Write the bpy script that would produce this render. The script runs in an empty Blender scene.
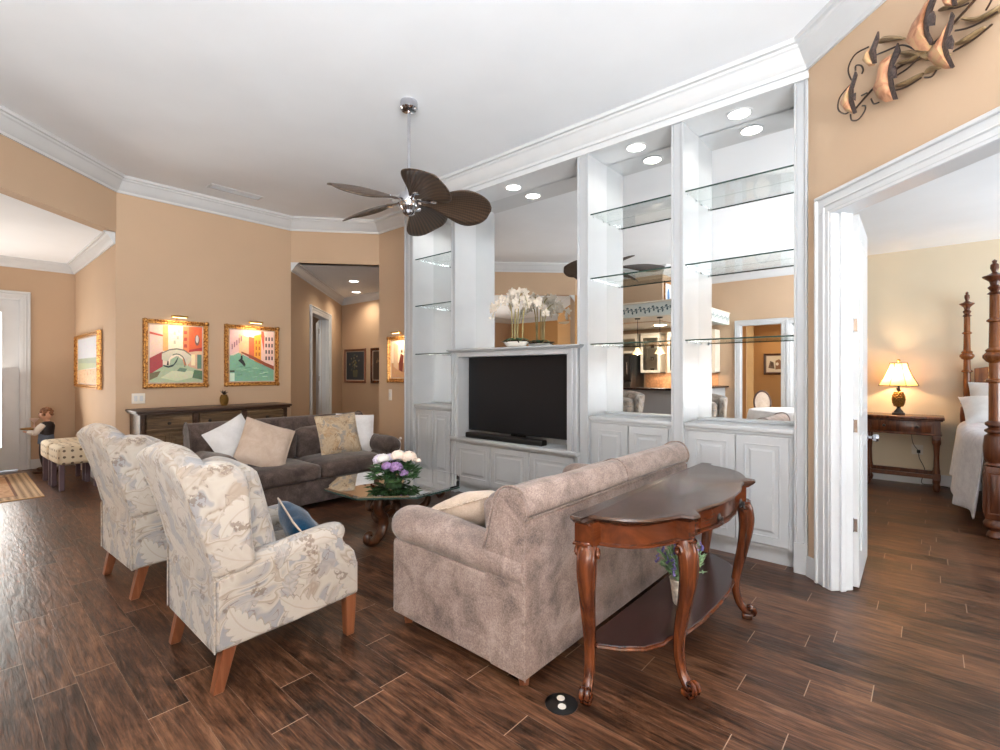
import bpy, bmesh, math, random
from mathutils import Matrix, Vector, Euler
random.seed(7)
S = bpy.context.scene
COL = S.collection
PI = math.pi
R = math.radians

def lin(r, g, b, a=1.0):
    f = lambda v: (v/255/12.92) if v/255 <= 0.04045 else ((v/255+0.055)/1.055)**2.4
    return (f(r), f(g), f(b), a)

# ------------------------------------------------------------------ camera, world, exposure, daylight, added fill lamps
cam_d = bpy.data.cameras.new('camera'); cam = bpy.data.objects.new('camera', cam_d); COL.objects.link(cam)
cam.location = (0, 0, 1.38); cam.rotation_euler = (R(90), 0, R(41.4))
cam_d.sensor_width = 36; cam_d.lens = 36*488/1000; cam_d.shift_y = -0.003; cam_d.clip_start = 0.05
S.camera = cam
vs = S.view_settings
vs.view_transform = 'Standard'; vs.look = 'None'; vs.gamma = 1; vs.use_curve_mapping = False; vs.exposure = 0.72
W = bpy.data.worlds.new('daylight'); S.world = W; W.use_nodes = True
wn = W.node_tree; wn.nodes.clear()
wo = wn.nodes.new('ShaderNodeOutputWorld'); wb = wn.nodes.new('ShaderNodeBackground')
wb.inputs[0].default_value = (0.86, 0.93, 1.0, 1); wb.inputs[1].default_value = 2.0
wn.links.new(wb.outputs[0], wo.inputs[0])

def area(name, loc, rot, sx, sy, power, color=(1, 1, 1), spread=180):
    d = bpy.data.lights.new(name, 'AREA'); d.shape = 'RECTANGLE'; d.size = sx; d.size_y = sy
    d.energy = power; d.color = color; d.spread = R(spread)
    o = bpy.data.objects.new(name, d); o.location = loc; o.rotation_euler = rot; COL.objects.link(o)
    return o
def point(name, loc, power, color, rad=0.03):
    d = bpy.data.lights.new(name, 'POINT'); d.energy = power; d.color = color; d.shadow_soft_size = rad
    o = bpy.data.objects.new(name, d); o.location = loc; COL.objects.link(o); return o
def spot(name, loc, power, color, ang=110, rot=(0, 0, 0), rad=0.04, blend=0.8):
    d = bpy.data.lights.new(name, 'SPOT'); d.energy = power; d.color = color; d.spot_size = R(ang); d.spot_blend = blend
    d.shadow_soft_size = 0.001
    o = bpy.data.objects.new(name, d); o.location = loc; o.rotation_euler = rot; COL.objects.link(o); return o
DAY = (0.86, 0.94, 1.0)
area('fill_light_east', (2.90, -1.4, 1.2), (0, R(152), 0), 2.0, 3.4, 690, DAY, 150)  # added fill lamp tilted up at the ceiling; the east wall has no window
area('fill_light_south', (1.7, -3.20, 1.2), (R(150), 0, 0), 2.4, 2.0, 270, DAY, 150)  # second added fill, also aimed upward, before an unglazed stretch of south wall
area('window_light_entry', (-9.5, -0.25, 1.25), (0, R(-125), 0), 2.0, 1.7, 62, (1, 0.93, 0.85))
area('fill_light_bedroom', (3.85, 5.6, 1.3), (0, R(140), 0), 1.8, 3.0, 165, DAY, 150)  # lamp added indoors to brighten the bedroom; no window behind it

# ------------------------------------------------------------------ node helpers
class X:
    def __init__(s, nt, k): s.nt = nt; s.k = k
    def op(s, o, *a, clamp=False):
        n = s.nt.nodes.new('ShaderNodeMath'); n.operation = o; n.use_clamp = clamp
        for i, v in enumerate((s,)+a):
            if isinstance(v, X): s.nt.links.new(v.k, n.inputs[i])
            else: n.inputs[i].default_value = v
        return X(s.nt, n.outputs[0])
    def __add__(s, o): return s.op('ADD', o)
    def __sub__(s, o): return s.op('SUBTRACT', o)
    def __mul__(s, o): return s.op('MULTIPLY', o)
    def __truediv__(s, o): return s.op('DIVIDE', o)
    def __rsub__(s, o): return (s*-1.0)+o
    def gt(s, o): return s.op('GREATER_THAN', o)
    def lt(s, o): return s.op('LESS_THAN', o)
    def floor(s): return s.op('FLOOR')
    def fract(s): return s.op('FRACT')
    def abs(s): return s.op('ABSOLUTE')
    def sin(s): return s.op('SINE')
    def ss(s, a, b):
        n = s.nt.nodes.new('ShaderNodeMapRange'); n.interpolation_type = 'SMOOTHSTEP'
        s.nt.links.new(s.k, n.inputs[0]); n.inputs[1].default_value = a; n.inputs[2].default_value = b
        return X(s.nt, n.outputs[0])

class Mat:
    def __init__(m, name, col=(0.8, 0.8, 0.8, 1), rough=0.5, metal=0.0, spec=0.5):
        m.m = bpy.data.materials.new(name); m.m.use_nodes = True; m.nt = m.m.node_tree
        m.b = m.nt.nodes['Principled BSDF']; m.m.diffuse_color = col
        m.set('Base Color', col); m.set('Roughness', rough); m.set('Metallic', metal); m.set('Specular IOR Level', spec)
    def set(m, k, v):
        if isinstance(v, X): m.nt.links.new(v.k, m.b.inputs[k])
        else: m.b.inputs[k].default_value = v
        return m
    def node(m, t, **kw):
        n = m.nt.nodes.new(t)
        for k, v in kw.items(): setattr(n, k, v)
        return n
    def link(m, a, b): m.nt.links.new(a.k if isinstance(a, X) else a, b)
    def coord(m, kind='Object'):
        if kind == 'Position': return X(m.nt, m.node('ShaderNodeNewGeometry').outputs['Position'])
        return X(m.nt, m.node('ShaderNodeTexCoord').outputs[kind])
    def scale(m, v, s, loc=(0, 0, 0), rot=(0, 0, 0)):
        n = m.node('ShaderNodeMapping'); m.link(v, n.inputs[0]); n.inputs['Scale'].default_value = s
        n.inputs['Location'].default_value = loc; n.inputs['Rotation'].default_value = rot
        return X(m.nt, n.outputs[0])
    def sep(m, v):
        n = m.node('ShaderNodeSeparateXYZ'); m.link(v, n.inputs[0]); return [X(m.nt, o) for o in n.outputs]
    def comb(m, x=0.0, y=0.0, z=0.0):
        n = m.node('ShaderNodeCombineXYZ')
        for i, v in enumerate((x, y, z)):
            if isinstance(v, X): m.link(v, n.inputs[i])
            else: n.inputs[i].default_value = v
        return X(m.nt, n.outputs[0])
    def noise(m, v, sc=5, det=3, rough=0.5, dist=0.0, out='Fac'):
        n = m.node('ShaderNodeTexNoise'); m.link(v, n.inputs['Vector']); n.inputs['Scale'].default_value = sc
        n.inputs['Detail'].default_value = det; n.inputs['Roughness'].default_value = rough; n.inputs['Distortion'].default_value = dist
        return X(m.nt, n.outputs[out])
    def white(m, v):
        n = m.node('ShaderNodeTexWhiteNoise'); n.noise_dimensions = '2D'; m.link(v, n.inputs['Vector']); return X(m.nt, n.outputs['Value'])
    def ramp(m, v, stops):
        n = m.node('ShaderNodeValToRGB'); m.link(v, n.inputs[0]); e = n.color_ramp.elements
        while len(e) < len(stops): e.new(0.5)
        for i, (p, c) in enumerate(stops): e[i].position = p; e[i].color = c
        return X(m.nt, n.outputs[0])
    def mix(m, f, a, b, mode='MIX'):
        n = m.node('ShaderNodeMix', data_type='RGBA', blend_type=mode)
        for i, v in ((0, f), (6, a), (7, b)):
            if isinstance(v, X): m.link(v, n.inputs[i])
            else: n.inputs[i].default_value = v
        return X(m.nt, n.outputs[2])
    def bump(m, h, strength=0.3, dist=0.01):
        n = m.node('ShaderNodeBump'); m.link(h, n.inputs['Height']); n.inputs['Strength'].default_value = strength
        n.inputs['Distance'].default_value = dist; m.link(n.outputs[0], m.b.inputs['Normal']); return m

def plain(name, rgb, rough=0.5, metal=0.0, spec=0.5, var=0.04, sc=6.0):
    m = Mat(name, lin(*rgb), rough, metal, spec)
    v = m.coord('Object'); n = m.noise(v, sc, 3)
    d = lin(*[max(0, c*(1-var)) for c in rgb]); l = lin(*[min(255, c*(1+var)) for c in rgb])
    m.set('Base Color', m.ramp(n, [(0.3, d), (0.7, l)]))
    return m
def wall_mat(name, rgb, tex=0.12):
    m = plain(name, rgb, 0.75, spec=0.25, var=0.012, sc=1.5)
    m.bump(m.noise(m.coord('Position'), 90, 4), tex, 0.003); return m
def wood(name, dark, mid, light, rough=0.3, axis=0, sc=1.0):
    m = Mat(name, lin(*mid), rough)
    s = [9.0*sc]*3; s[axis] = 0.9*sc
    v = m.scale(m.coord('Object'), s)
    g = m.noise(v, 2.2, 5, 0.6, 1.2)
    m.set('Base Color', m.ramp(g, [(0.28, lin(*dark)), (0.5, lin(*mid)), (0.75, lin(*light))]))
    m.bump(g, 0.05, 0.003); return m
def metal(name, rgb, rough=0.25): return plain(name, rgb, rough, 1.0, var=0.05, sc=12)
def emit(name, rgb, strength):
    m = Mat(name, lin(*rgb)); m.set('Emission Color', lin(*rgb)); m.set('Emission Strength', strength); return m

M = {}
M['wall'] = wall_mat('tan_wall_paint', (196, 169, 142))
M['ochre'] = wall_mat('ochre_wall_paint', (186, 142, 92))
M['cream_wall'] = wall_mat('cream_wall_paint', (222, 208, 184))
M['ceil'] = wall_mat('ceiling_paint', (236, 239, 243), 0.2)
M['white'] = plain('white_gloss_paint', (206, 208, 210), 0.32, var=0.01)
M['cab'] = plain('white_cabinet_paint', (178, 181, 184), 0.35, var=0.01)
M['mirror'] = Mat('mirror_glass', (0.84, 0.85, 0.85, 1), 0.0, 1.0)
M['chrome'] = metal('polished_chrome', (200, 200, 205), 0.12)
M['brass'] = metal('brass', (190, 150, 80), 0.3)
M['blackmetal'] = plain('dark_bronze', (38, 30, 26), 0.4)
M['black'] = plain('black_plastic', (16, 16, 17), 0.35)
M['screen'] = Mat('television_screen', lin(30, 30, 32), 0.25); M['screen'].set('Specular IOR Level', 0.2)
M['light'] = emit('lit_lens', (255, 250, 240), 6.0)

def glassmat(name, tint, rough=0.0, ior=1.45):
    m = Mat(name, tint, rough); m.set('Transmission Weight', 1.0); m.set('IOR', ior); return m
M['glass'] = glassmat('clear_glass', (0.97, 0.99, 0.98, 1))
M['glass_edge'] = plain('green_glass_edge', (44, 66, 60), 0.1, var=0.1)

def thin_glass(name, tint=(0.95, 0.98, 0.97, 1), refl=0.12, fk=1.2):
    m = Mat(name, tint, 0.02); nt = m.nt
    t = m.node('ShaderNodeBsdfTransparent'); t.inputs[0].default_value = tint
    g = m.node('ShaderNodeBsdfGlossy'); g.inputs['Roughness'].default_value = 0.0
    f = m.node('ShaderNodeFresnel'); f.inputs[0].default_value = 1.5
    mx = m.node('ShaderNodeMixShader'); nt.links.new((X(nt, f.outputs[0])*fk+refl*0.3).op('MINIMUM', 1.0).k, mx.inputs[0])
    nt.links.new(t.outputs[0], mx.inputs[1]); nt.links.new(g.outputs[0], mx.inputs[2])
    out = [n for n in nt.nodes if n.type == 'OUTPUT_MATERIAL'][0]
    nt.links.new(mx.outputs[0], out.inputs[0]); return m
M['pane'] = thin_glass('window_pane')
M['shelfglass'] = thin_glass('shelf_glass', (0.95, 0.97, 0.96, 1), 0.0, 0.3)
M['tableglass'] = thin_glass('table_glass', (0.60, 0.72, 0.66, 1), 1.7, 1.6)

# plank floor
def floor_mat():
    m = Mat('wood_plank_tile', lin(95, 65, 48), 0.3)
    P = m.coord('Position'); x, y, z = m.sep(P)
    PW, PL = 0.145, 0.92
    r = (y-0.964)/PW; row = r.floor(); fr = r.fract()
    off = m.white(m.comb(row, 3.7))
    q = x/PL+off*3.0; colm = q.floor(); fq = q.fract()
    idv = m.white(m.comb(row, colm)); id2 = m.white(m.comb(colm*1.7+5.0, row))
    gv = m.comb(x*1.6+idv*40.0, y*17.0, idv*30.0)
    g = m.noise(gv, 1.9, 8, 0.68, 1.1)
    gf = m.noise(m.comb(x*4.0+id2*20.0, y*90.0, idv*9.0), 2.0, 4, 0.6)
    kn = m.noise(m.comb(x*2.2+id2*17.0, y*5.0, id2*11.0), 1.3, 4, 0.55, 2.0)
    t = (g*0.5+gf*0.24+kn*0.28-0.51)*1.12+0.51+(idv-0.5)*0.13
    c = m.ramp(t, [(0.32, lin(20, 12, 8)), (0.42, lin(44, 27, 18)), (0.50, lin(74, 47, 32)), (0.59, lin(104, 70, 49)), (0.72, lin(136, 98, 72))])
    dy = (fr-0.5).abs()*-1.0+0.5; dx = (fq-0.5).abs()*-1.0+0.5
    gl = (dy*PW).lt(0.0011); gs = (dx*PL).lt(0.0018)
    c = m.mix(gl*0.55, c, lin(120, 96, 78)); c = m.mix(gs*0.9, c, lin(160, 138, 118))
    m.set('Base Color', c)
    wav = m.noise(m.comb(x*2.0+idv*9.0, y*9.0, id2*5.0), 3.0, 2, 0.5, 0.6)
    h = wav*0.9+gf*0.25+g*0.3-gl.op('MAXIMUM', gs)*0.4
    m.bump(h, 0.45, 0.006)
    m.set('Roughness', t*0.25+0.22); m.set('Specular IOR Level', 0.38)
    return m
M['floor'] = floor_mat()

def fabric(name, rgb, dark, light, sc=9.0, rough=0.95, fine=140, bump=0.35, sheen=0.3, coord='Object'):
    m = Mat(name, lin(*rgb), rough, spec=0.15)
    v = m.coord(coord); a = m.noise(v, sc, 4, 0.6, 0.5); b = m.noise(v, fine, 2, 0.6)
    t = a*0.6+b*0.4
    m.set('Base Color', m.ramp(t, [(0.36, lin(*dark)), (0.5, lin(*rgb)), (0.64, lin(*light))]))
    m.set('Sheen Weight', sheen); m.set('Sheen Roughness', 0.4)
    m.bump(b, bump, 0.003); return m
M['taupe'] = fabric('taupe_chenille', (140, 122, 114), (102, 89, 84), (168, 150, 141), sc=7.0)
M['greyfab'] = fabric('dark_grey_chenille', (80, 68, 63), (58, 49, 47), (104, 90, 85))
M['whitefab'] = fabric('white_linen', (214, 212, 212), (204, 202, 202), (222, 221, 221), fine=260)
M['beigefab'] = fabric('beige_linen', (188, 168, 152), (176, 156, 140), (198, 180, 165), fine=260)
M['creamfab'] = fabric('cream_silk', (192, 173, 156), (178, 160, 144), (204, 187, 172), rough=0.6)
M['bluefab'] = fabric('teal_blue_velvet', (10, 50, 76), (5, 32, 54), (22, 70, 100), sc=5, rough=0.6)
M['bedfab'] = fabric('white_quilt', (206, 203, 211), (190, 187, 197), (218, 216, 222), sc=14, bump=0.6)

def leaf_mat(name, base, tan, blue, pale, brown, scl=4.2):
    m = Mat(name, lin(*base), 0.85, spec=0.2); nt = m.nt
    uv = m.coord('UV'); wob = m.noise(uv, 5.0, 2, 0.5, 0, 'Color')
    uvw = m.mix(0.05, uv, wob, 'ADD')
    flow = m.noise(m.scale(uv, (1, 1, 0), (3.1, 1.7, 0)), scl*1.1, 1.5, 0.45, 1.6)
    c = m.ramp(flow, [(0.30, lin(*blue)), (0.42, lin(*blue)), (0.45, lin(*pale)), (0.50, lin(*base)), (0.53, lin(*tan)), (0.55, lin(*pale)), (0.62, lin(*base)), (0.70, lin(*blue))])
    stro = ((flow*46.0).sin()*0.5+0.5)
    c = m.mix(stro*0.28, c, lin(*base))
    ln = ((flow*11.0).fract()-0.5).abs().lt(0.035)*m.noise(uv, 14, 2).ss(0.45, 0.55)
    c = m.mix(ln*0.55, c, lin(*brown))
    for sc, ofs, cols, wid, st in ((scl*1.35, (0.37, 0.81, 0), (blue, tan), 0.26, 0.55), (scl*0.9, (0.7, 0, 0), (pale, base), 0.27, 0.9)):
        v = m.scale(uvw, (sc, sc, 0), ofs)
        vo = m.node('ShaderNodeTexVoronoi', voronoi_dimensions='2D'); vo.inputs['Scale'].default_value = 1.0
        vo.inputs['Randomness'].default_value = 0.45; m.link(v, vo.inputs['Vector'])
        d = m.node('ShaderNodeVectorMath', operation='SUBTRACT'); m.link(v, d.inputs[0]); nt.links.new(vo.outputs['Position'], d.inputs[1])
        rr, rg, rb = m.sep(X(nt, vo.outputs['Color']))
        ro = m.node('ShaderNodeVectorRotate', rotation_type='Z_AXIS'); nt.links.new(d.outputs[0], ro.inputs[0]); m.link(rr*6.283, ro.inputs['Angle'])
        u, w, _ = m.sep(X(nt, ro.outputs[0]))
        w2 = (w+u*u*(rb*1.8-0.9)-0.03).abs()
        lobe = ((u*19.0+w2*-12.0).sin().abs())*0.36+0.64
        env = (u/0.56); env = (env*env)*-1.0+1.0
        hw = env*lobe*wid-w2
        mask = hw.ss(0.0, 0.025)
        vein = ((u*30.0+w2*-34.0+flow*8.0).sin()*0.5+0.5)
        body = m.mix(rg.ss(0.3, 0.7), lin(*cols[0]), lin(*cols[1]))
        body = m.mix(vein*0.35, body, lin(*pale))
        body = m.mix(w2.lt(0.012)*0.4, body, lin(*tan))
        c = m.mix(mask*st, c, body)
        edge = mask*(hw.lt(0.04))
        c = m.mix(edge*(m.noise(uv, 16, 3).ss(0.46, 0.56))*0.5, c, lin(*brown))
    sp = m.noise(uv, 8, 2).ss(0.60, 0.64)*m.noise(uv, 55, 2).ss(0.45, 0.5)
    c = m.mix(sp*0.65, c, lin(*brown))
    m.set('Base Color', c); m.set('Sheen Weight', 0.2)
    m.bump(m.noise(uv, 300, 2), 0.25, 0.002); return m
M['leaf'] = leaf_mat('leaf_brocade', (162, 152, 141), (144, 129, 115), (138, 137, 139), (176, 167, 157), (104, 87, 75), 4.2)
M['leafgold'] = leaf_mat('gold_leaf_brocade', (176, 154, 128), (164, 130, 94), (146, 138, 130), (194, 174, 146), (118, 94, 72), 5.0)

def dots_mat():
    m = Mat('dotted_cream_fabric', lin(225, 212, 185), 0.9)
    uv = m.coord('UV'); vo = m.node('ShaderNodeTexVoronoi', voronoi_dimensions='2D'); vo.inputs['Randomness'].default_value = 0.15
    m.link(m.scale(uv, (13, 13, 0)), vo.inputs['Vector']); vo.inputs['Scale'].default_value = 1.0
    d = X(m.nt, vo.outputs['Distance'])
    m.set('Base Color', m.mix(d.lt(0.19), lin(206, 194, 170), lin(104, 92, 80))); return m
M['dots'] = dots_mat()
M['mahog'] = wood('red_brown_mahogany', (44, 19, 9), (84, 41, 21), (124, 67, 34), 0.22, 2)
M['veneer'] = wood('red_brown_veneer', (64, 29, 14), (86, 42, 21), (110, 57, 30), 0.2, 1, 0.6)
M['mahogtop'] = wood('table_top_walnut', (42, 27, 20), (62, 41, 31), (80, 55, 43), 0.2, 1, 0.7)
M['darkwood'] = wood('dark_espresso_wood', (34, 16, 14), (50, 26, 22), (66, 36, 30), 0.25, 1)
M['walnut'] = wood('carved_walnut', (44, 24, 14), (74, 42, 24), (104, 64, 38), 0.3, 2)
M['legwood'] = wood('light_mahogany_leg', (88, 48, 28), (120, 70, 44), (144, 92, 62), 0.35, 2)
M['sideb'] = wood('distressed_bronze_wood', (62, 45, 30), (100, 78, 54), (140, 116, 86), 0.5, 1)
M['sidebd'] = wood('sideboard_dark_wood', (42, 27, 18), (62, 41, 28), (84, 58, 42), 0.45, 1)
M['bed'] = wood('honey_pine', (88, 46, 19), (124, 69, 31), (152, 93, 46), 0.25, 2)
M['beddark'] = wood('carved_dark_pine', (62, 30, 16), (92, 48, 26), (120, 68, 38), 0.3, 2)
def gold_mat():
    m = Mat('carved_gilt', lin(190, 138, 72), 0.35, 0.6)
    n = m.noise(m.coord('Object'), 60, 3)
    m.set('Base Color', m.ramp(n, [(0.4, lin(128, 78, 34)), (0.6, lin(214, 160, 88))])); m.bump(n, 0.5, 0.004); return m
M['gold'] = gold_mat()
M['canvas'] = None
def canvas_mat(name, k=0.25):
    m = Mat(name, (1, 1, 1, 1), 0.6); a = m.node('ShaderNodeVertexColor', layer_name='Col')
    n = m.noise(m.coord('Object'), 30, 4, 0.6, 1.5, 'Color')
    m.set('Base Color', m.mix(k, X(m.nt, a.outputs[0]), n, 'SOFT_LIGHT')); m.bump(m.noise(m.coord('Object'), 120, 2), 0.15, 0.002); return m
M['canvas'] = canvas_mat('painted_canvas', 0.6)
M['green'] = plain('leaf_green', (52, 84, 48), 0.5, var=0.35, sc=40)
M['ceramic'] = plain('white_ceramic', (232, 226, 216), 0.25, var=0.03)

# ------------------------------------------------------------------ mesh helpers
def xf(bm, vs, mat):
    if mat is not None: bmesh.ops.transform(bm, matrix=mat, verts=vs)
def box(bm, x0, x1, y0, y1, z0, z1, bev=0.0, seg=2, mat=None):
    v = bmesh.ops.create_cube(bm, size=1)['verts']
    for p in v: p.co = Vector(((x0+x1)/2+p.co.x*(x1-x0), (y0+y1)/2+p.co.y*(y1-y0), (z0+z1)/2+p.co.z*(z1-z0)))
    if bev > 0:
        e = list({e for p in v for e in p.link_edges})
        r = bmesh.ops.bevel(bm, geom=e+v, offset=bev, segments=seg, profile=0.5, affect='EDGES', clamp_overlap=True)
        v = list({p for f in r['faces'] for p in f.verts} | {p for p in v if p.is_valid})
        v = list({q for p in v for f in p.link_faces for q in f.verts})
    xf(bm, v, mat); return v
def prism(bm, pts, a0, a1, axis='z', mat=None):
    """polygon pts extruded along axis; x: pts=(y,z)  y: pts=(x,z)  z: pts=(x,y)"""
    def P(p, a): return {'x': (a, p[0], p[1]), 'y': (p[0], a, p[1]), 'z': (p[0], p[1], a)}[axis]
    lo = [bm.verts.new(P(p, a0)) for p in pts]; hi = [bm.verts.new(P(p, a1)) for p in pts]; n = len(pts)
    bm.faces.new(lo[::-1]); bm.faces.new(hi)
    for i in range(n): bm.faces.new((lo[i], lo[(i+1) % n], hi[(i+1) % n], hi[i]))
    xf(bm, lo+hi, mat); return lo+hi
def lathe(bm, prof, c=(0, 0, 0), n=20, mat=None, sx=1, sy=1, cap=True):
    rings = []; allv = []
    for r, z in prof:
        if r < 1e-5: ring = [bm.verts.new((c[0], c[1], c[2]+z))]
        else: ring = [bm.verts.new((c[0]+r*sx*math.cos(2*PI*i/n), c[1]+r*sy*math.sin(2*PI*i/n), c[2]+z)) for i in range(n)]
        rings.append(ring); allv += ring
    for a, b in zip(rings, rings[1:]):
        if len(a) == 1 and len(b) == 1: continue
        for i in range(n):
            j = (i+1) % n
            if len(a) == 1: bm.faces.new((a[0], b[j], b[i]))
            elif len(b) == 1: bm.faces.new((a[i], a[j], b[0]))
            else: bm.faces.new((a[i], a[j], b[j], b[i]))
    if cap and len(rings[0]) > 1: bm.faces.new(rings[0][::-1])
    if cap and len(rings[-1]) > 1: bm.faces.new(rings[-1])
    xf(bm, allv, mat); return allv
def smooth_path(pts, k=6):
    P = [Vector(p) for p in pts]; out = []
    for i in range(len(P)-1):
        p0 = P[max(i-1, 0)]; p1 = P[i]; p2 = P[i+1]; p3 = P[min(i+2, len(P)-1)]
        for j in range(k):
            t = j/k
            out.append(0.5*((2*p1)+(p2-p0)*t+(2*p0-5*p1+4*p2-p3)*t*t+(3*p1-p0-3*p2+p3)*t**3))
    out.append(P[-1]); return out
def tube(bm, pts, r, n=8, k=0, closed_ends=True, squash=None, mat=None):
    """round tube through pts; r number or list; squash=(a,b) cross-section factors"""
    if k:
        if isinstance(r, (list, tuple)):
            rr = []; m_ = len(pts)-1
            for i in range(m_):
                for j in range(k): rr.append(r[i]+(r[i+1]-r[i])*j/k)
            rr.append(r[-1]); r = rr
        pts = smooth_path(pts, k)
    P = [Vector(p) for p in pts]; N = len(P)
    if not isinstance(r, (list, tuple)): r = [r]*N
    sq = squash or (1, 1)
    t0 = (P[1]-P[0]).normalized(); up = Vector((0, 0, 1)) if abs(t0.z) < 0.9 else Vector((0, 1, 0))
    a = t0.cross(up).normalized(); rings = []
    for i in range(N):
        t = (P[min(i+1, N-1)]-P[max(i-1, 0)]).normalized()
        a = (a-t*a.dot(t)).normalized(); b = t.cross(a)
        rings.append([bm.verts.new(P[i]+(a*math.cos(2*PI*q/n)*sq[0]+b*math.sin(2*PI*q/n)*sq[1])*r[i]) for q in range(n)])
    for A, B in zip(rings, rings[1:]):
        for q in range(n): bm.faces.new((A[q], A[(q+1) % n], B[(q+1) % n], B[q]))
    if closed_ends: bm.faces.new(rings[0][::-1]); bm.faces.new(rings[-1])
    allv = [v for g in rings for v in g]; xf(bm, allv, mat); return allv
def ball(bm, c, r, sub=2, sx=1, sy=1, sz=1, mat=None):
    v = bmesh.ops.create_icosphere(bm, subdivisions=sub, radius=1)['verts']
    for p in v: p.co = Vector((c[0]+p.co.x*r*sx, c[1]+p.co.y*r*sy, c[2]+p.co.z*r*sz))
    xf(bm, v, mat); return v
def rings(bm, w, h, steps, mat=None, cap=True, back=True):
    """rectangle in XZ plane centred at origin facing -Y; steps=(inset, out)"""
    R_ = []
    for ins, out in steps:
        a, b = w/2-ins, h/2-ins
        R_.append([bm.verts.new((x*a, -out, z*b)) for x, z in ((-1, -1), (1, -1), (1, 1), (-1, 1))])
    for A, B in zip(R_, R_[1:]):
        for i in range(4): bm.faces.new((A[i], A[(i+1) % 4], B[(i+1) % 4], B[i]))
    if cap: bm.faces.new(R_[-1])
    if back: bm.faces.new(R_[0][::-1])
    v = [q for g in R_ for q in g]; xf(bm, v, mat); return v
def sweep(bm, path, prof, z=0.0, closed=False):
    """prof=(out, up) swept along plan path, out = left of travel, mitred"""
    n = len(path); rs = []
    for i in range(n):
        p = Vector(path[i][:2])
        a = (p-Vector(path[i-1][:2])).normalized() if (i > 0 or closed) else None
        b = (Vector(path[(i+1) % n][:2])-p).normalized() if (i < n-1 or closed) else None
        if a is None: a = b
        if b is None: b = a
        na = Vector((-a.y, a.x)); nb = Vector((-b.y, b.x)); m_ = na+nb
        m_ = m_/max(0.15, (m_.length_squared/2))
        rs.append([bm.verts.new((p.x+m_.x*o, p.y+m_.y*o, z+u)) for o, u in prof])
    k = len(prof); rng = range(n if closed else n-1)
    for i in rng:
        A, B = rs[i], rs[(i+1) % n]
        for j in range(k): bm.faces.new((A[j], A[(j+1) % k], B[(j+1) % k], B[j]))
    if not closed: bm.faces.new(rs[0][::-1]); bm.faces.new(rs[-1])
def pillow_bm(w, h, t, n=12, pw=0.55, pinch=0.05):
    bm = bmesh.new()
    for sgn in (1, -1):
        g = []
        for i in range(n+1):
            row = []
            for j in range(n+1):
                u = i/n*2-1; v = j/n*2-1
                th = ((1-abs(u)**2.6)*(1-abs(v)**2.6))
                th = max(th, 0)**pw
                px = u*w/2*(1-pinch*(1-v*v)*abs(u)**2); py = v*h/2*(1-pinch*(1-u*u)*abs(v)**2)
                wr = 0.006*math.sin(7*u+3*v)*math.cos(5*v-2*u)*th
                row.append(bm.verts.new((px, py, sgn*(t/2*th+0.001)+wr)))
            g.append(row)
        for i in range(n):
            for j in range(n):
                q = (g[i][j], g[i+1][j], g[i+1][j+1], g[i][j+1]); bm.faces.new(q if sgn > 0 else q[::-1])
    bmesh.ops.remove_doubles(bm, verts=bm.verts, dist=0.004); return bm

def wmat(o):
    m = Matrix.Identity(4)
    while o is not None:
        m = (Matrix.Translation(o.location) @ o.rotation_euler.to_matrix().to_4x4() @ Matrix.Diagonal((*o.scale, 1))) @ m
        o = o.parent
    return m
def obj(name, bm, mat, parent=None, world=False, smooth=35, bev=0.0, seg=2, label=None, sub=0):
    """link bm as one mesh object; world=True: bm is in world coordinates"""
    me = bpy.data.meshes.new(name)
    if world and parent is not None: bmesh.ops.transform(bm, matrix=wmat(parent).inverted(), verts=bm.verts)
    bmesh.ops.recalc_face_normals(bm, faces=bm.faces)
    uvl = bm.loops.layers.uv.verify()
    for f in bm.faces:
        n = f.normal; ax = max(range(3), key=lambda i: abs(n[i]))
        for l in f.loops:
            c = l.vert.co
            l[uvl].uv = ((c.y, c.z), (c.x, c.z), (c.x, c.y))[ax]
    bm.to_mesh(me); bm.free()
    me.materials.append(mat.m if isinstance(mat, Mat) else mat)
    if smooth:
        for p in me.polygons: p.use_smooth = True
        me.set_sharp_from_angle(angle=R(smooth))
    o = bpy.data.objects.new(name, me); COL.objects.link(o)
    if parent is not None: o.parent = parent
    if bev: b = o.modifiers.new('bevel', 'BEVEL'); b.width = bev; b.segments = seg; b.limit_method = 'ANGLE'; b.angle_limit = R(40)
    if sub: s_ = o.modifiers.new('sub', 'SUBSURF'); s_.levels = sub; s_.render_levels = sub
    if label: o['label'] = label
    return o
def tag(o, label, cat, group=None):
    o['label'] = label; o['category'] = cat
    if group: o['group'] = group
    return o
def thing(name, label, cat, loc=(0, 0, 0), rz=0, group=None):
    o = bpy.data.objects.new(name, None); COL.objects.link(o); o.location = loc; o.rotation_euler = (0, 0, rz)
    o.empty_display_size = 0.1
    return tag(o, label, cat, group)
def struct(name, bm, mat, **k):
    o = obj(name, bm, mat, **k)
    o['kind'] = 'structure'; return o
def dup(root, loc, rz=None, label=None, group=None, rot=None):
    def cp(o, par):
        c = o.copy(); COL.objects.link(c)
        if par is not None: c.parent = par
        for ch in o.children: cp(ch, c)
        return c
    r = cp(root, None); r.location = loc
    if rot is not None: r.rotation_euler = rot
    elif rz is not None: r.rotation_euler = (0, 0, rz)
    if label: r['label'] = label
    if group: r['group'] = group
    return r
B = bmesh.new

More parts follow.
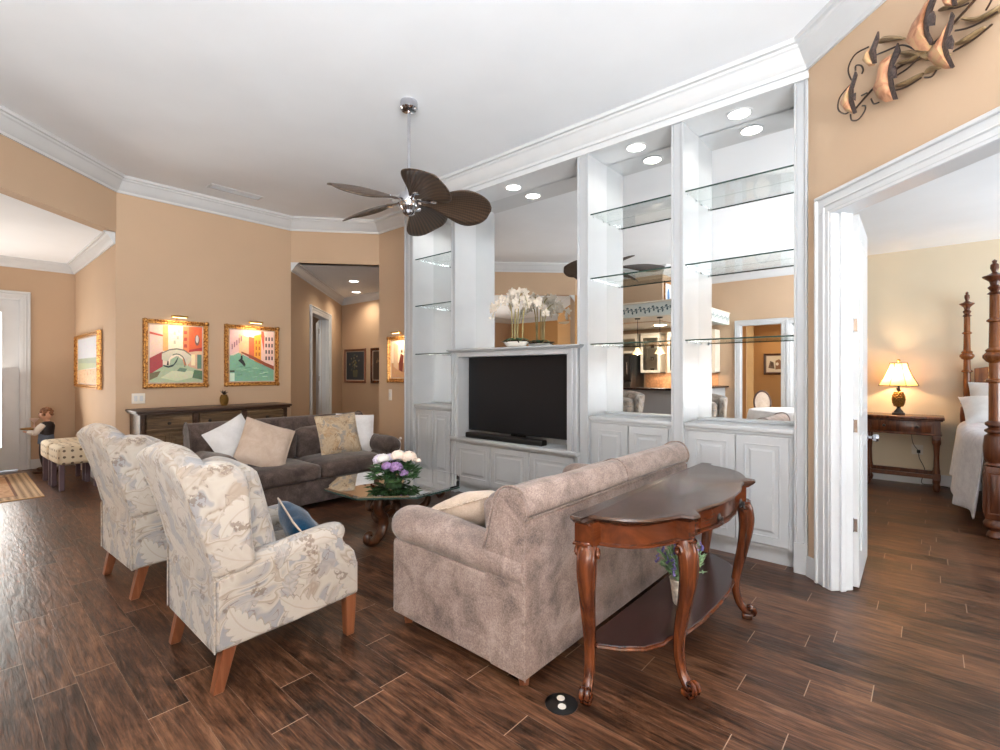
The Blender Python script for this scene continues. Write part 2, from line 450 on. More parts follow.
# ------------------------------------------------------------------ room shell
CZ = 3.6
def wall(name, p0, p1, z0, z1, mat, t=0.14, holes=()):
    """room lies to the left of p0->p1; holes=(s0,s1,za,zb)"""
    bm = B(); p0 = Vector(p0); p1 = Vector(p1); L = (p1-p0).length; u = (p1-p0)/L; n = Vector((u.y, -u.x))*t
    def seg(a, b, za, zb):
        if b-a < 1e-4 or zb-za < 1e-4: return
        q = [p0+u*a, p0+u*b, p0+u*b+n, p0+u*a+n]; prism(bm, [tuple(v) for v in q], za, zb, 'z')
    s = 0
    for a, b, za, zb in sorted(holes):
        seg(s, a, z0, z1); seg(a, b, z0, za); seg(a, b, zb, z1); s = b
    seg(s, L, z0, z1)
    return struct(name, bm, mat, smooth=0)
P1 = (-0.62, 3.86); P3 = (-5.036, 4.25); P4 = (-6.14, 4.25); P5 = (-6.95, 3.3); P6 = (-6.95, 1.28); P7 = (-5.51, -0.19)
room = [(3.0, 0.24), P1, (-5.036, 3.86), P3, P4, P5, P6, P7, (-5.6, -1.5), (-4.2, -1.5), (-4.2, -3.35), (3.0, -3.35)]
bm = B(); box(bm, -12.6, 4.2, -5.2, 8.3, -0.06, 0); struct('floor', bm, M['floor'], smooth=0)
bm = B(); prism(bm, [(3.14, 0.2), (3.14, -3.5), (-5.7, -3.5), (-5.7, -0.2), (-7.1, 1.2), (-7.1, 3.4), (-6.2, 4.4), (-0.6, 4.4), (-0.45, 3.9)], CZ, CZ+0.06, 'z'); struct('ceiling', bm, M['ceil'], smooth=0)
# the 45 degree wall with the bedroom doorway
wall('wall_bedroom_side', (3.0, 0.24), P1, 0, CZ, M['wall'], 0.12, [(5.12-1.75-0.0, 5.12-0.215, 0, 2.40)])
wall('wall_built_in_back', (-0.6, 4.262), (-5.036, 4.262), 0, CZ, M['white'], 0.12)
wall('wall_north', P3, P4, 0, CZ, M['wall'])
wall('wall_hall_header', P4, P5, 2.97, CZ, M['wall'])
wall('wall_west', P5, (-6.95, 1.272), 0, CZ, M['wall'])
wall('wall_passage_header', P6, P7, 2.97, CZ, M['wall'])
# hall
PH = (-9.70, 5.75)
wall('wall_hall_left', PH, P5, 0, 2.97, M['wall'], 0.12, [(3.683-2.40, 3.683-1.12, 0, 2.40)])
wall('wall_hall_end', (-4.9, 5.75), PH, 0, 2.97, M['wall'])
wall('wall_hall_right', (-6.14, 4.33), (-5.9, 5.75), 0, 2.97, M['wall'])
bm = B(); prism(bm, [(-6.97, 3.33), (-6.16, 4.27), (-5.8, 5.9), (-9.9, 5.9)], 2.97, 3.02, 'z'); struct('ceiling_hall', bm, M['ceil'], smooth=0)
# room seen through the hall door
wall('wall_side_room_back', (-10.0, 7.8), (-12.4, 3.4), 0, 2.97, M['wall'])
wall('wall_side_room_left', (-12.4, 3.4), (-7.3, 2.6), 0, 2.97, M['wall'])
wall('wall_side_room_right', (-9.9, 5.95), (-10.0, 7.8), 0, 2.97, M['wall'])
bm = B(); prism(bm, [(-7.3, 3.5), (-9.95, 5.85), (-10.0, 7.9), (-12.6, 3.3), (-7.3, 2.5)], 2.97, 3.02, 'z'); struct('ceiling_side_room', bm, M['ceil'], smooth=0)
spot('side_room_fill', (-9.6, 4.4, 2.9), 30, (1, 0.9, 0.78), 150)  # added fill for the room past the hall door; no fixture there
# left passage and entry
wall('wall_passage_right', (-6.955, 1.272), (-9.6, 1.272), 0, 2.97, M['wall'])
wall('wall_entry', (-9.6, 1.40), (-9.6, -3.0), 0, 2.97, M['wall'], 0.14, [(0.70, 2.58, 0, 2.42)])
wall('wall_passage_south', (-9.6, -3.0), (-6.95, -3.0), 0, 2.97, M['ochre'])
wall('wall_passage_pier', (-6.95, -3.0), (-6.95, -1.65), 0, 2.97, M['ochre'])
wall('wall_passage_angle', (-6.95, -1.65), P7, 0, 2.97, M['ochre'], 0.1)
bm = B(); prism(bm, [(-7.06, 1.19), (-5.62, -0.29), (-7.05, -1.7), (-7.05, -3.1), (-9.7, -3.1), (-9.7, 1.38), (-7.0, 1.38)], 2.97, 3.02, 'z'); struct('ceiling_passage', bm, M['ceil'], smooth=0)
# kitchen side, seen only in the mirrors
wall('wall_kitchen_side', P7, (-5.6, -0.62), 0, CZ, M['wall'], 0.1)
wall('wall_kitchen_corner', (-5.6, -0.6), (-6.2, -1.6), 0, CZ, M['wall'], 0.1)
wall('wall_kitchen_west', (-6.2, -1.6), (-6.2, -3.35), 0, CZ, M['wall'], 0.1)
wall('wall_above_kitchen', (-6.1, -1.5), (-4.2, -1.5), 2.45, CZ, M['wall'], 0.08)
wall('wall_above_kitchen_side', (-4.201, -1.52), (-4.2, -3.35), 2.45, CZ, M['wall'], 0.08)
# south wall: opening to ochre hallway, glazed door; east wall solid
wall('wall_south', (-6.3, -3.35), (3.0, -3.35), 0, CZ, M['wall'], 0.14, [(6.3-3.2, 6.3-2.36, 0, 2.43), (6.3-2.2, 6.3-1.35, 0.05, 2.43)])
wall('wall_east', (3.0, -3.35), (3.0, 0.24), 0, CZ, M['wall'], 0.14)
wall('wall_alcove_back', (-3.6, -4.6), (-1.9, -4.6), 0, 2.6, M['ochre'])
wall('wall_alcove_left', (-2.95, -3.49), (-3.25, -4.6), 0, 2.6, M['ochre'])
bm = B(); box(bm, -3.6, -1.9, -4.7, -3.4, 2.6, 2.65); struct('ceiling_alcove', bm, M['ceil'], smooth=0)
# bedroom
wall('wall_bedroom_back', (4.0, 7.95), (-2.2, 7.95), 0, 2.9, M['cream_wall'])
wall('wall_bedroom_left', (-2.2, 7.95), (-2.2, 4.4), 0, 2.9, M['cream_wall'])
wall('wall_bedroom_right', (4.0, 2.2), (4.0, 7.95), 0, 2.9, M['cream_wall'])
wall('wall_bedroom_behind_unit', (-2.2, 4.4), (-0.7, 4.4), 0, 2.9, M['cream_wall'], 0.02)
bm = B(); prism(bm, [(-2.3, 8.1), (-2.3, 4.42), (-0.55, 4.42), (-0.5, 3.95), (2.9, 0.55), (4.1, 0.55), (4.1, 8.1)], 2.9, 2.96, 'z'); struct('ceiling_bedroom', bm, M['ceil'], smooth=0)

CROWN = [(0, 0), (0, -0.175), (0.018, -0.175), (0.022, -0.15), (0.035, -0.14), (0.06, -0.105), (0.09, -0.055), (0.105, -0.045), (0.11, -0.03), (0.135, -0.028), (0.14, 0)]
bm = B(); sweep(bm, room, CROWN, CZ, True); struct('trim_crown', bm, M['white'], smooth=20)
CR2 = [(a*0.75, b*0.75) for a, b in CROWN]
bm = B(); sweep(bm, [(-6.95, 1.27), (-9.6, 1.27), (-9.6, -3.0), (-6.95, -3.0), (-6.95, -1.65), P7], CR2, 2.97); struct('trim_crown_passage', bm, M['white'], smooth=20)
bm = B(); sweep(bm, [(-6.05, 4.4), (-5.9, 5.75), PH, P5], CR2, 2.97); struct('trim_crown_hall', bm, M['white'], smooth=20)
BASE = [(0, 0), (0, 0.135), (0.008, 0.135), (0.014, 0.115), (0.016, 0)]
def baseb(name, path): bm = B(); sweep(bm, path, BASE, 0.0); struct(name, bm, M['white'], smooth=20)
baseb('baseboard_north', [P3, P4, (-6.0, 4.6), (-5.95, 5.75), PH, (-8.83, 4.97)])
baseb('baseboard_west', [(-7.7, 3.97), P5, P6, (-9.6, 1.27), (-9.6, 0.79)])
baseb('baseboard_bedroom_side', [(-0.553, 3.793), P1])
baseb('baseboard_bedroom', [(4.0, 7.95), (-2.2, 7.95), (-2.2, 4.4)])
baseb('baseboard_south', [(-3.4, -3.35), (-3.3, -3.35)])

# header over the built-ins (soffit of the niches at z 3.367)
bm = B(); box(bm, -5.036, P1[0], 3.86, 4.26, 3.367, CZ); box(bm, -5.036, P1[0]+0.005, 3.848, 3.86, 3.367, 3.40); struct('trim_header', bm, M['white'], smooth=0)

# casings
def casing(name, p0, p1, z, w=0.115, t=0.022, depth=0.12, jamb=True, mat='white', out=-1):
    """door casing on the wall face along p0->p1 (opening ends); room side to the right of travel if out=-1"""
    bm = B(); p0 = Vector(p0); p1 = Vector(p1); L = (p1-p0).length; ang = math.atan2((p1-p0).y, (p1-p0).x)
    T = Matrix.Translation((p0.x, p0.y, 0)) @ Matrix.Rotation(ang, 4, 'Z')
    o = out
    def bx(a, b, y0, y1, z0, z1, bev=0.004): box(bm, a, b, min(y0*o, y1*o), max(y0*o, y1*o), z0, z1, bev, 1, T)
    for a, s in ((0, -1), (L, 1)):
        e0, e1 = sorted((a, a+s*w)); bx(e0, e1, -0.01, t, 0, z+0.0005)
        e0, e1 = sorted((a+s*w, a+s*(w-0.022))); bx(e0, e1, -0.008, t+0.014, 0, z+w-0.023)
        e0, e1 = sorted((a+s*0.035, a+s*0.047)); bx(e0, e1, -0.008, t+0.008, 0, z+0.034)
    bx(-w+0.001, L+w-0.001, -0.01, t-0.001, z, z+w); bx(-w, L+w, -0.01, t+0.014, z+w-0.022, z+w); bx(-0.04, L+0.04, -0.01, t+0.008, z+0.035, z+0.047)
    if jamb:
        bx(-0.004, 0.018, -depth-0.01, t-0.004, 0, z+0.01); bx(L-0.018, L+0.004, -depth-0.01, t-0.004, 0, z+0.01); bx(0, L, -depth-0.01, t-0.004, z-0.018, z+0.01)
        bx(0.018, 0.034, -depth*0.62, -depth*0.3, 0, z); bx(L-0.034, L-0.018, -depth*0.62, -depth*0.3, 0, z)
    return struct(name, bm, M[mat], smooth=0)
def alongf(s): return (-0.62+0.70711*s, 3.86-0.70711*s)
casing('trim_bedroom_doorway', alongf(0.215), alongf(1.75), 2.40)
uH = Vector((-0.7467, 0.6652))
def hl(s): return (P5[0]+uH.x*s, P5[1]+uH.y*s)
casing('trim_hall_doorway', hl(1.12), hl(2.40), 2.40, 0.1, out=-1)
casing('trim_entry_doorway', (-9.6, 0.70), (-9.6, -1.18), 2.42, 0.09, out=1, depth=0.13)
casing('trim_alcove_doorway', (-3.2, -3.35), (-2.36, -3.35), 2.43, 0.1, out=1)
casing('trim_patio_doorway', (-2.2, -3.35), (-1.35, -3.35), 2.43, 0.09, out=1)

def panel_door(bm, w, h, t=0.04, T=None, npan=((0.12, 0.62, 0.22), (0.62, 1.0, 0))):
    box(bm, 0, w, -t/2, t/2, 0, h, 0.002, 1, T)
    for s in (1, -1):
        for z0, z1 in ((0.2, 0.95), (1.08, h-0.15)):
            T2 = (T or Matrix.Identity(4)) @ Matrix.Translation((w/2, -s*t/2, (z0+z1)/2)) @ (Matrix.Rotation(PI, 4, 'Z') if s < 0 else Matrix.Identity(4))
            rings(bm, w-0.24, z1-z0, [(0, -0.001), (0, 0.006), (0.015, 0.006), (0.03, 0.001), (0.05, 0.001), (0.08, 0.008)], T2, back=False)
# bedroom door leaf, standing open into the bedroom
leaf_a = math.atan2(4.51-3.82, -0.355-(-0.343))
d1 = bpy.data.objects.new('door_1', None); COL.objects.link(d1); d1.location = (-0.358, 3.825, 0.012); d1.rotation_euler = (0, 0, leaf_a); d1['kind'] = 'structure'
bm = B(); panel_door(bm, 0.70, 2.37); obj('door_leaf', bm, M['white'], d1, smooth=0)
for z in (0.35, 0.98, 1.62, 2.17):
    bm = B(); lathe(bm, [(0, 0), (0.006, 0), (0.006, 0.09), (0, 0.09)], (-0.006, 0.012, z), 8); box(bm, -0.012, 0.0, -0.012, 0.014, z+0.005, z+0.085); obj('hinge', bm, M['chrome'], d1)
bm = B()
for s in (1, -1):
    T = Matrix.Translation((0.64, 0, 0.89)) @ Matrix.Rotation(R(90)*s, 4, 'X'); lathe(bm, [(0.0, 0.018), (0.026, 0.018), (0.026, 0.026), (0.01, 0.03), (0.01, 0.05), (0.024, 0.058), (0.03, 0.075), (0.022, 0.09), (0, 0.094)], (0, 0, 0), 14, T)
obj('door_knob', bm, M['chrome'], d1)
# hall door leaf
d2 = bpy.data.objects.new('door_2', None); COL.objects.link(d2); hx = hl(2.30); d2.location = (hx[0]-0.09, hx[1]-0.10, 0.012); d2.rotation_euler = (0, 0, math.atan2(0.40, -0.90)); d2['kind'] = 'structure'
bm = B(); panel_door(bm, 0.8, 2.37); obj('door_leaf', bm, M['white'], d2, smooth=0)
for z in (0.35, 1.2, 2.1):
    bm = B(); lathe(bm, [(0, 0), (0.008, 0), (0.008, 0.09), (0, 0.09)], (-0.008, 0.02, z), 8); obj('hinge', bm, M['chrome'], d2)
# entry doors with glass lights
def glazed_leaf(name, y0, y1):
    d = bpy.data.objects.new(name, None); COL.objects.link(d); d.location = (-9.66, y0, 0.01); d['kind'] = 'structure'
    w = y0-y1; bm = B(); g = 0.19
    for a, b, c, e in ((0, g, 0, 2.39), (w-g, w, 0, 2.39), (g, w-g, 0, 0.32), (g, w-g, 2.2, 2.39)): box(bm, -0.02, 0.02, -b, -a, c, e)
    for a in (g-0.02, w-g): box(bm, 0.015, 0.03, -a-0.02, -a, 0.3, 2.22)
    box(bm, 0.015, 0.03, -(w-g), -g, 0.3, 0.32); box(bm, 0.015, 0.03, -(w-g), -g, 2.2, 2.22)
    obj('door_leaf', bm, M['white'], d, smooth=0)
    bm = B(); box(bm, -0.004, 0.004, -(w-g), -g, 0.31, 2.21); obj('glass_pane', bm, M['pane'], d, smooth=0)
    bm = B(); n = 14
    for k in range(1, n):
        z = 0.31+k*(1.9/n); box(bm, -0.003, 0.006, -(w-g), -g, z-0.0025, z+0.0025)
    box(bm, -0.003, 0.006, -w/2-0.004, -w/2+0.004, 0.31, 2.21); obj('muntin', bm, M['brass'], d, smooth=0)
    for z in (0.3, 1.2, 2.1):
        bm = B(); lathe(bm, [(0, 0), (0.008, 0), (0.008, 0.1), (0, 0.1)], (0.022, -0.004, z), 8); obj('hinge', bm, M['chrome'], d)
glazed_leaf('door_3', 0.695, -0.235); glazed_leaf('door_4', -0.245, -1.175)
def window(name, x0, x1, z0, z1, y):
    d = bpy.data.objects.new(name, None); COL.objects.link(d); d['kind'] = 'structure'; d.location = (0, y, 0)
    bm = B(); f = 0.06
    for a, b, c, e in ((x0, x0+f, z0, z1), (x1-f, x1, z0, z1), (x0, x1, z0, z0+f), (x0, x1, z1-f, z1)): box(bm, a, b, -0.04, 0.04, c, e)
    box(bm, x0+f, x1-f, -0.01, 0.01, 1.0, 1.03); obj('window_frame', bm, M['white'], d, smooth=0)
    bm = B(); box(bm, x0+f, x1-f, -0.003, 0.003, z0+f, z1-f); obj('window_pane', bm, M['pane'], d, smooth=0)
window('window_1', -2.2, -1.35, 0.05, 2.43, -3.42)

# ------------------------------------------------------------------ built-in wall unit
unit = thing('built_in_wall_unit', 'white floor-to-ceiling built-in wall unit framing the television and the glass-shelved niches', 'wall unit', (-2.8, 4.05, 0))
PIL = [(-5.036, -4.86), (-4.16, -4.09), (-2.453, -2.336), (-1.567, -1.469), (-0.705, -0.625)]
for a, b in PIL:
    bm = B(); box(bm, a, b, 3.875, 4.26, 0.0, 3.367)
    w = b-a; e = min(0.018, w*0.2)
    box(bm, a, a+e, 3.86, 3.876, 0, 3.367, 0.003, 1); box(bm, b-e, b, 3.86, 3.876, 0, 3.367, 0.003, 1)
    if w > 0.15: box(bm, a+w*0.42, a+w*0.42+e, 3.866, 3.876, 0, 3.367, 0.003, 1)
    if b > -0.7: box(bm, a-0.002, b+0.002, 3.855, 3.88, 0, 0.21, 0.003, 1)
    obj('pilaster', bm, M['cab'], unit, world=True, smooth=0)
def mirror(a, b, z0, z1, label):
    bm = B(); box(bm, a+0.001, b-0.001, 4.2, 4.206, z0, z1)
    o = obj('wall_mirror', bm, M['mirror'], None, smooth=0); tag(o, label, 'mirror', 'mirrors lining the niches')
mirror(-4.86, -4.16, 1.0, 3.36, 'tall mirror lining the narrow far-left niche beside the hall')
mirror(-4.09, -2.453, 1.64, 3.36, 'wide mirror above the television behind the white orchids')
mirror(-2.336, -1.567, 1.0, 3.36, 'tall mirror behind the glass shelves just right of the television')
mirror(-1.469, -0.705, 1.0, 3.36, 'tall mirror in the rightmost niche next to the tan doorway wall')

def cab_front(bm, w, h, T):
    box(bm, -w/2, w/2, -0.02, 0.0, -h/2, h/2, 0.002, 1, T)
    T2 = T @ Matrix.Translation((0, -0.02, 0))
    fr = min(0.062, w*0.2)
    rings(bm, w-2*fr+0.016, h-2*fr+0.016, [(0, 0.0005), (0.0, 0.005), (0.007, 0.005), (0.012, -0.003), (0.026, -0.003), (0.050, 0.006)], T2, back=False)
def cabinet(name, label, a, b, top, yf, nd, grp=None, toe=0.115):
    t = thing(name, label, 'cabinet', ((a+b)/2, 4.0, 0), 0, grp)
    bm = B(); box(bm, a+0.001, b-0.001, yf, 4.25, toe, top-0.035); box(bm, a+0.001, b-0.001, yf+0.055, 4.25, 0, toe)
    obj('body', bm, M['cab'], t, world=True, smooth=0)
    m_ = 0.03; w = (b-a-2*m_)/nd; h = top-0.035-toe-0.06
    for i in range(nd):
        bm = B(); cab_front(bm, w-0.008, h, Matrix.Translation((a+m_+w*(i+0.5), yf, toe+0.03+h/2))); obj('door', bm, M['cab'], t, world=True, smooth=0)
    return t
for a, b, lab in ((-4.86, -4.16, 'narrow white two-door base cabinet at the far left end of the wall unit'),
                  (-2.336, -1.567, 'white two-door base cabinet right of the television, behind the taupe sofa'),
                  (-1.469, -0.705, 'white two-door base cabinet at the right end, behind the console table')):
    t = cabinet('base_cabinet', lab, a, b, 0.98, 3.90, 2)
    bm = B(); box(bm, a+0.001, b-0.001, 3.868, 4.2, 0.945, 0.98, 0.008, 2); box(bm, a+0.001, b-0.001, 3.885, 3.91, 0.925, 0.945, 0.003, 1)
    box(bm, a+0.001, b-0.001, 4.17, 4.199, 0.98, 1.0, 0.003, 1)
    obj('countertop', bm, M['cab'], t, world=True, smooth=30)
t = cabinet('media_cabinet', 'low white three-door cabinet with raised frame holding the television', -4.09, -2.453, 0.645, 3.87, 3)
bm = B(); box(bm, -4.125, -2.425, 3.80, 4.25, 0.612, 0.645, 0.008, 2); box(bm, -4.11, -2.44, 3.83, 3.88, 0.59, 0.613, 0.003, 1); obj('countertop', bm, M['cab'], t, world=True, smooth=30)
bm = B(); xa, xb = -4.115, -2.435; oa, ob = -4.02, -2.55
box(bm, xa, oa, 3.84, 4.2, 0.645, 1.56); box(bm, ob, xb, 3.84, 4.2, 0.645, 1.56); box(bm, xa, xb, 3.84, 4.2, 1.55, 1.60)
for q in (0.0, 0.045):
    box(bm, xa+q, xa+q+0.022, 3.82, 3.842, 0.645, 1.60, 0.004, 1); box(bm, xb-q-0.022, xb-q, 3.82, 3.842, 0.645, 1.60, 0.004, 1)
box(bm, oa, ob, 4.12, 4.2, 0.645, 1.56)
sweep(bm, [(xb, 4.2), (xb, 3.84), (xa, 3.84), (xa, 4.2)][::1], [(0, 0), (-0.0, 0.035), (0.05, 0.035), (0.05, 0.022), (0.035, 0.012), (0.02, 0)], 1.60)
box(bm, xa+0.01, xb-0.01, 3.83, 4.199, 1.6, 1.63)
obj('television_surround', bm, M['cab'], t, world=True, smooth=0)

def glass_shelf(a, b, z, lab):
    t = thing('glass_shelf', lab, 'shelf', ((a+b)/2, 4.05, z), 0, None)
    bm = B(); box(bm, a+0.002, b-0.002, 3.905, 4.198, z-0.005, z+0.005); obj('glass_sheet', bm, M['shelfglass'], t, world=True, smooth=0)
    bm = B(); box(bm, a+0.002, b-0.002, 3.899, 3.905, z-0.0055, z+0.0055); obj('polished_edge', bm, M['glass_edge'], t, world=True, smooth=0)
    for x in (a, b):
        for y in (3.95, 4.14):
            bm = B(); box(bm, min(x, x+(0.012 if x == a else -0.012)), max(x, x+(0.012 if x == a else -0.012)), y-0.008, y+0.008, z-0.017, z-0.006); obj('shelf_clip', bm, M['cab'], t, world=True, smooth=0)
HT = ((2.82, 'top'), (2.234, 'middle'), (1.633, 'lowest'))
for a, b, lab in ((-4.86, -4.16, 'narrow far-left niche beside the hall'), (-2.336, -1.567, 'niche just right of the television'), (-1.469, -0.705, 'rightmost niche by the doorway')):
    for z, q in HT: glass_shelf(a, b, z-(0.03 if a < -4 else 0), q+' clear glass shelf in the '+lab)
def downlight(x, y, z, lab, power=7, grp=None, col=(1, 0.96, 0.9)):
    t = thing('recessed_light', lab, 'ceiling light', (x, y, z), 0, grp)
    bm = B(); lathe(bm, [(0.078, 0.0), (0.094, 0.0), (0.094, -0.005), (0.078, -0.008), (0.078, 0.0)], (x, y, z), 28, cap=False); obj('trim_ring', bm, M['white'], t, world=True)
    bm = B(); lathe(bm, [(0, -0.004), (0.078, -0.004), (0.078, -0.002), (0, -0.002)], (x, y, z), 28); obj('lens', bm, M['light'], t, world=True)
    spot('recessed_lamp', (x, y, z-0.03), power, col, 150)
downlight(-3.36, 4.03, 3.367, 'lit recessed light in the soffit above the television niche')
downlight(-1.95, 4.03, 3.367, 'lit recessed light above the shelves just right of the television')
downlight(-1.10, 4.03, 3.367, 'lit recessed light above the rightmost glass shelves')
downlight(-4.51, 4.03, 3.367, 'lit recessed light in the far-left niche, half hidden by the fan')
downlight(-7.56, 4.71, 2.97, 'lit recessed light in the hall ceiling, nearer the opening', 22, None, (1, 0.85, 0.66))
downlight(-8.55, 5.38, 2.97, 'lit recessed light deeper in the hall ceiling near the paintings', 22, None, (1, 0.85, 0.66))

# television and soundbar
tv = thing('television', 'large black flat-screen television switched off inside the white surround', 'television', (-3.32, 4.05, 0.7))
bm = B(); box(bm, -4.01, -2.622, 4.0, 4.05, 0.715, 1.547, 0.004, 2); box(bm, -3.6, -3.0, 4.05, 4.118, 0.85, 1.3); obj('casing', bm, M['black'], tv, world=True)
bm = B(); box(bm, -4.001, -2.631, 3.998, 4.0005, 0.726, 1.539); obj('screen', bm, M['screen'], tv, world=True, smooth=0)
bm = B(); box(bm, -3.62, -3.0, 3.99, 4.11, 0.6455, 0.656, 0.003, 1); box(bm, -3.40, -3.22, 4.03, 4.07, 0.655, 0.74, 0.004, 1); obj('foot', bm, M['black'], tv, world=True)
bm = B(); box(bm, -3.93, -2.86, 3.86, 3.96, 0.6452, 0.705, 0.015, 3); o = obj('soundbar', bm, M['black'], None, smooth=40); tag(o, 'long black soundbar lying on the ledge under the television', 'soundbar')

# orchids
orch = thing('potted_orchid', 'white orchids in a low white oval bowl on the ledge above the television', 'plant', (-3.29, 3.99, 1.635))
bm = B(); lathe(bm, [(0, 0.0), (0.07, 0.0), (0.11, 0.015), (0.145, 0.05), (0.15, 0.062), (0.14, 0.062), (0.10, 0.05), (0, 0.05)], (0, 0, 0), 28, sy=0.7); obj('bowl', bm, M['ceramic'], orch)
M['orchidwhite'] = plain('orchid_petal', (212, 202, 188), 0.5, var=0.03); M['stem'] = plain('orchid_stem', (150, 140, 96), 0.5, var=0.2); M['moss'] = plain('moss_and_roots', (58, 50, 36), 0.9, var=0.4, sc=60); M['bud'] = plain('orchid_throat', (206, 176, 70), 0.5)
bm = B(); random.seed(3)
for i in range(26):
    a = random.uniform(0, 2*PI); r = random.uniform(0.02, 0.13); tube(bm, [(r*math.cos(a)*0.5, r*math.sin(a)*0.4, 0.05), (r*math.cos(a), r*0.7*math.sin(a), 0.075), (r*1.6*math.cos(a), r*math.sin(a), 0.06+random.uniform(-0.02, 0.02))], [0.008, 0.01, 0.003], 5)
obj('moss', bm, M['moss'], orch)
spr = [((-0.05, 0.0), (-0.28, -0.02), 0.50), ((0.03, -0.01), (0.18, -0.05), 0.55), ((0.07, 0.02), (0.34, 0.02), 0.47), ((-0.02, 0.02), (-0.12, 0.06), 0.58), ((0.0, -0.02), (0.07, -0.10), 0.53)]
for (x0, y0), (x1, y1), zt in spr:
    bm = B(); path = smooth_path([(x0, y0, 0.05), (x0*1.1, y0, 0.28), (x0*1.2+x1*0.1, y0*0.8, zt-0.03), (x0+(x1-x0)*0.6, y0+(y1-y0)*0.6, zt+0.02), (x1, y1, zt-0.07), (x1*1.12, y1*1.1, zt-0.17)], 8)
    tube(bm, path, [0.007]*(len(path)//2)+[0.003]*(len(path)-len(path)//2), 6); obj('stem', bm, M['stem'], orch)
    fb = B(); tb = B()
    for j in range(15):
        p = path[min(len(path)-1, int(len(path)*0.44+j*len(path)*0.56/15))]+Vector((random.uniform(-0.03, 0.03), random.uniform(-0.035, 0.01), random.uniform(-0.03, 0.025)))
        q = Euler((random.uniform(-0.5, 0.3), random.uniform(-0.3, 0.3), random.uniform(-0.9, 0.9))).to_matrix().to_4x4()
        s = 0.036 if j < 12 else 0.016
        for k in range(5):
            T = Matrix.Translation(p) @ q @ Matrix.Rotation(k*2*PI/5, 4, 'Y') @ Matrix.Translation((0, 0, s*0.62))
            ball(fb, (0, 0, 0), 1, 1, s*0.42, 0.004, s*0.62, T)
        ball(tb, tuple(p+Vector((0, -0.006, 0))), 0.008, 1)
    obj('blossoms', fb, M['orchidwhite'], orch); tb.free()
for i in range(6):
    a = i*1.05+0.3; bm = B()
    pts = smooth_path([(0, 0, 0.055), (0.07*math.cos(a), 0.05*math.sin(a), 0.10), (0.17*math.cos(a), 0.10*math.sin(a), 0.07)], 5)
    tube(bm, pts, [0.006]+[0.022]*(len(pts)-3)+[0.014, 0.002], 8, squash=(1, 0.2)); obj('leaf', bm, M['green'], orch)

# ceiling vent
v = thing('ceiling_vent', 'narrow white slotted air vent in the ceiling above the canal paintings', 'vent', (-6.42, 2.36, 3.6))
bm = B(); rings(bm, 0.60, 0.16, [(0, 0), (0, 0.008), (0.02, 0.012), (0.03, 0.004)], Matrix.Rotation(R(90), 4, 'Z') @ Matrix.Rotation(R(90), 4, 'X'), cap=False, back=False); obj('frame', bm, M['white'], v)
M['ventdark'] = plain('vent_grey', (64, 64, 66), 0.6)
bm = B(); box(bm, -0.055, 0.055, -0.275, 0.275, -0.003, -0.001); obj('duct', bm, M['ventdark'], v)
bm = B()
for k in range(5): box(bm, -0.05+k*0.022, -0.044+k*0.022, -0.275, 0.275, -0.011, -0.003)
obj('slats', bm, M['white'], v)

# ------------------------------------------------------------------ ceiling fan
fan = thing('ceiling_fan', 'chrome ceiling fan with five dark brown woven palm-leaf blades', 'ceiling fan', (-3.21, 2.51, 3.6))
bm = B(); lathe(bm, [(0, 0), (0.068, 0), (0.072, -0.01), (0.072, -0.06), (0.06, -0.075), (0.02, -0.085), (0, -0.085)], n=28); obj('canopy', bm, M['chrome'], fan)
bm = B(); lathe(bm, [(0, -0.08), (0.0125, -0.08), (0.0125, -0.75), (0, -0.75)], n=14); obj('downrod', bm, M['chrome'], fan)
bm = B(); lathe(bm, [(0, -0.70), (0.03, -0.70), (0.035, -0.745), (0.07, -0.76), (0.078, -0.775), (0.078, -0.86), (0.066, -0.88), (0.05, -0.90), (0.05, -0.92), (0.03, -0.935), (0, -0.937)], n=28); obj('motor_housing', bm, M['chrome'], fan)
M['blade'] = Mat('woven_palm_blade', lin(74, 56, 42), 0.45)
def blade_mat():
    m = M['blade']; uv = m.coord('UV'); x, y, z = m.sep(uv)
    w = (x*6.0+0.35)
    s = ((y/(x+0.12))*150.0).sin()*0.5+0.5
    s2 = (x*330.0).sin()*0.5+0.5
    m.set('Base Color', m.mix(s*0.7+s2*0.3, lin(44, 35, 29), lin(88, 68, 52))); m.bump(s, 0.4, 0.003)
blade_mat()
def blade_geo():
    bm = B(); nu, nv = 22, 10; top = []; 
    for i in range(nu+1):
        u = i/nu; L = 0.10+u*0.585
        hw = 0.03+0.168*math.sin(min(1, u*1.35)*PI/2)**1.5
        if u > 0.5: hw *= math.sqrt(max(0.0, 1-((u-0.5)/0.502)**2.2))
        hw = max(hw, 0.004); row = []
        for j in range(nv+1):
            v_ = j/nv*2-1
            z = 0.02*math.sin(u*PI)-0.03*v_*v_*hw/0.15-0.010*u-0.45*v_*hw
            row.append(bm.verts.new((L, v_*hw, z)))
        top.append(row)
    for i in range(nu):
        for j in range(nv): bm.faces.new((top[i][j], top[i+1][j], top[i+1][j+1], top[i][j+1]))
    return bm
bl0 = None
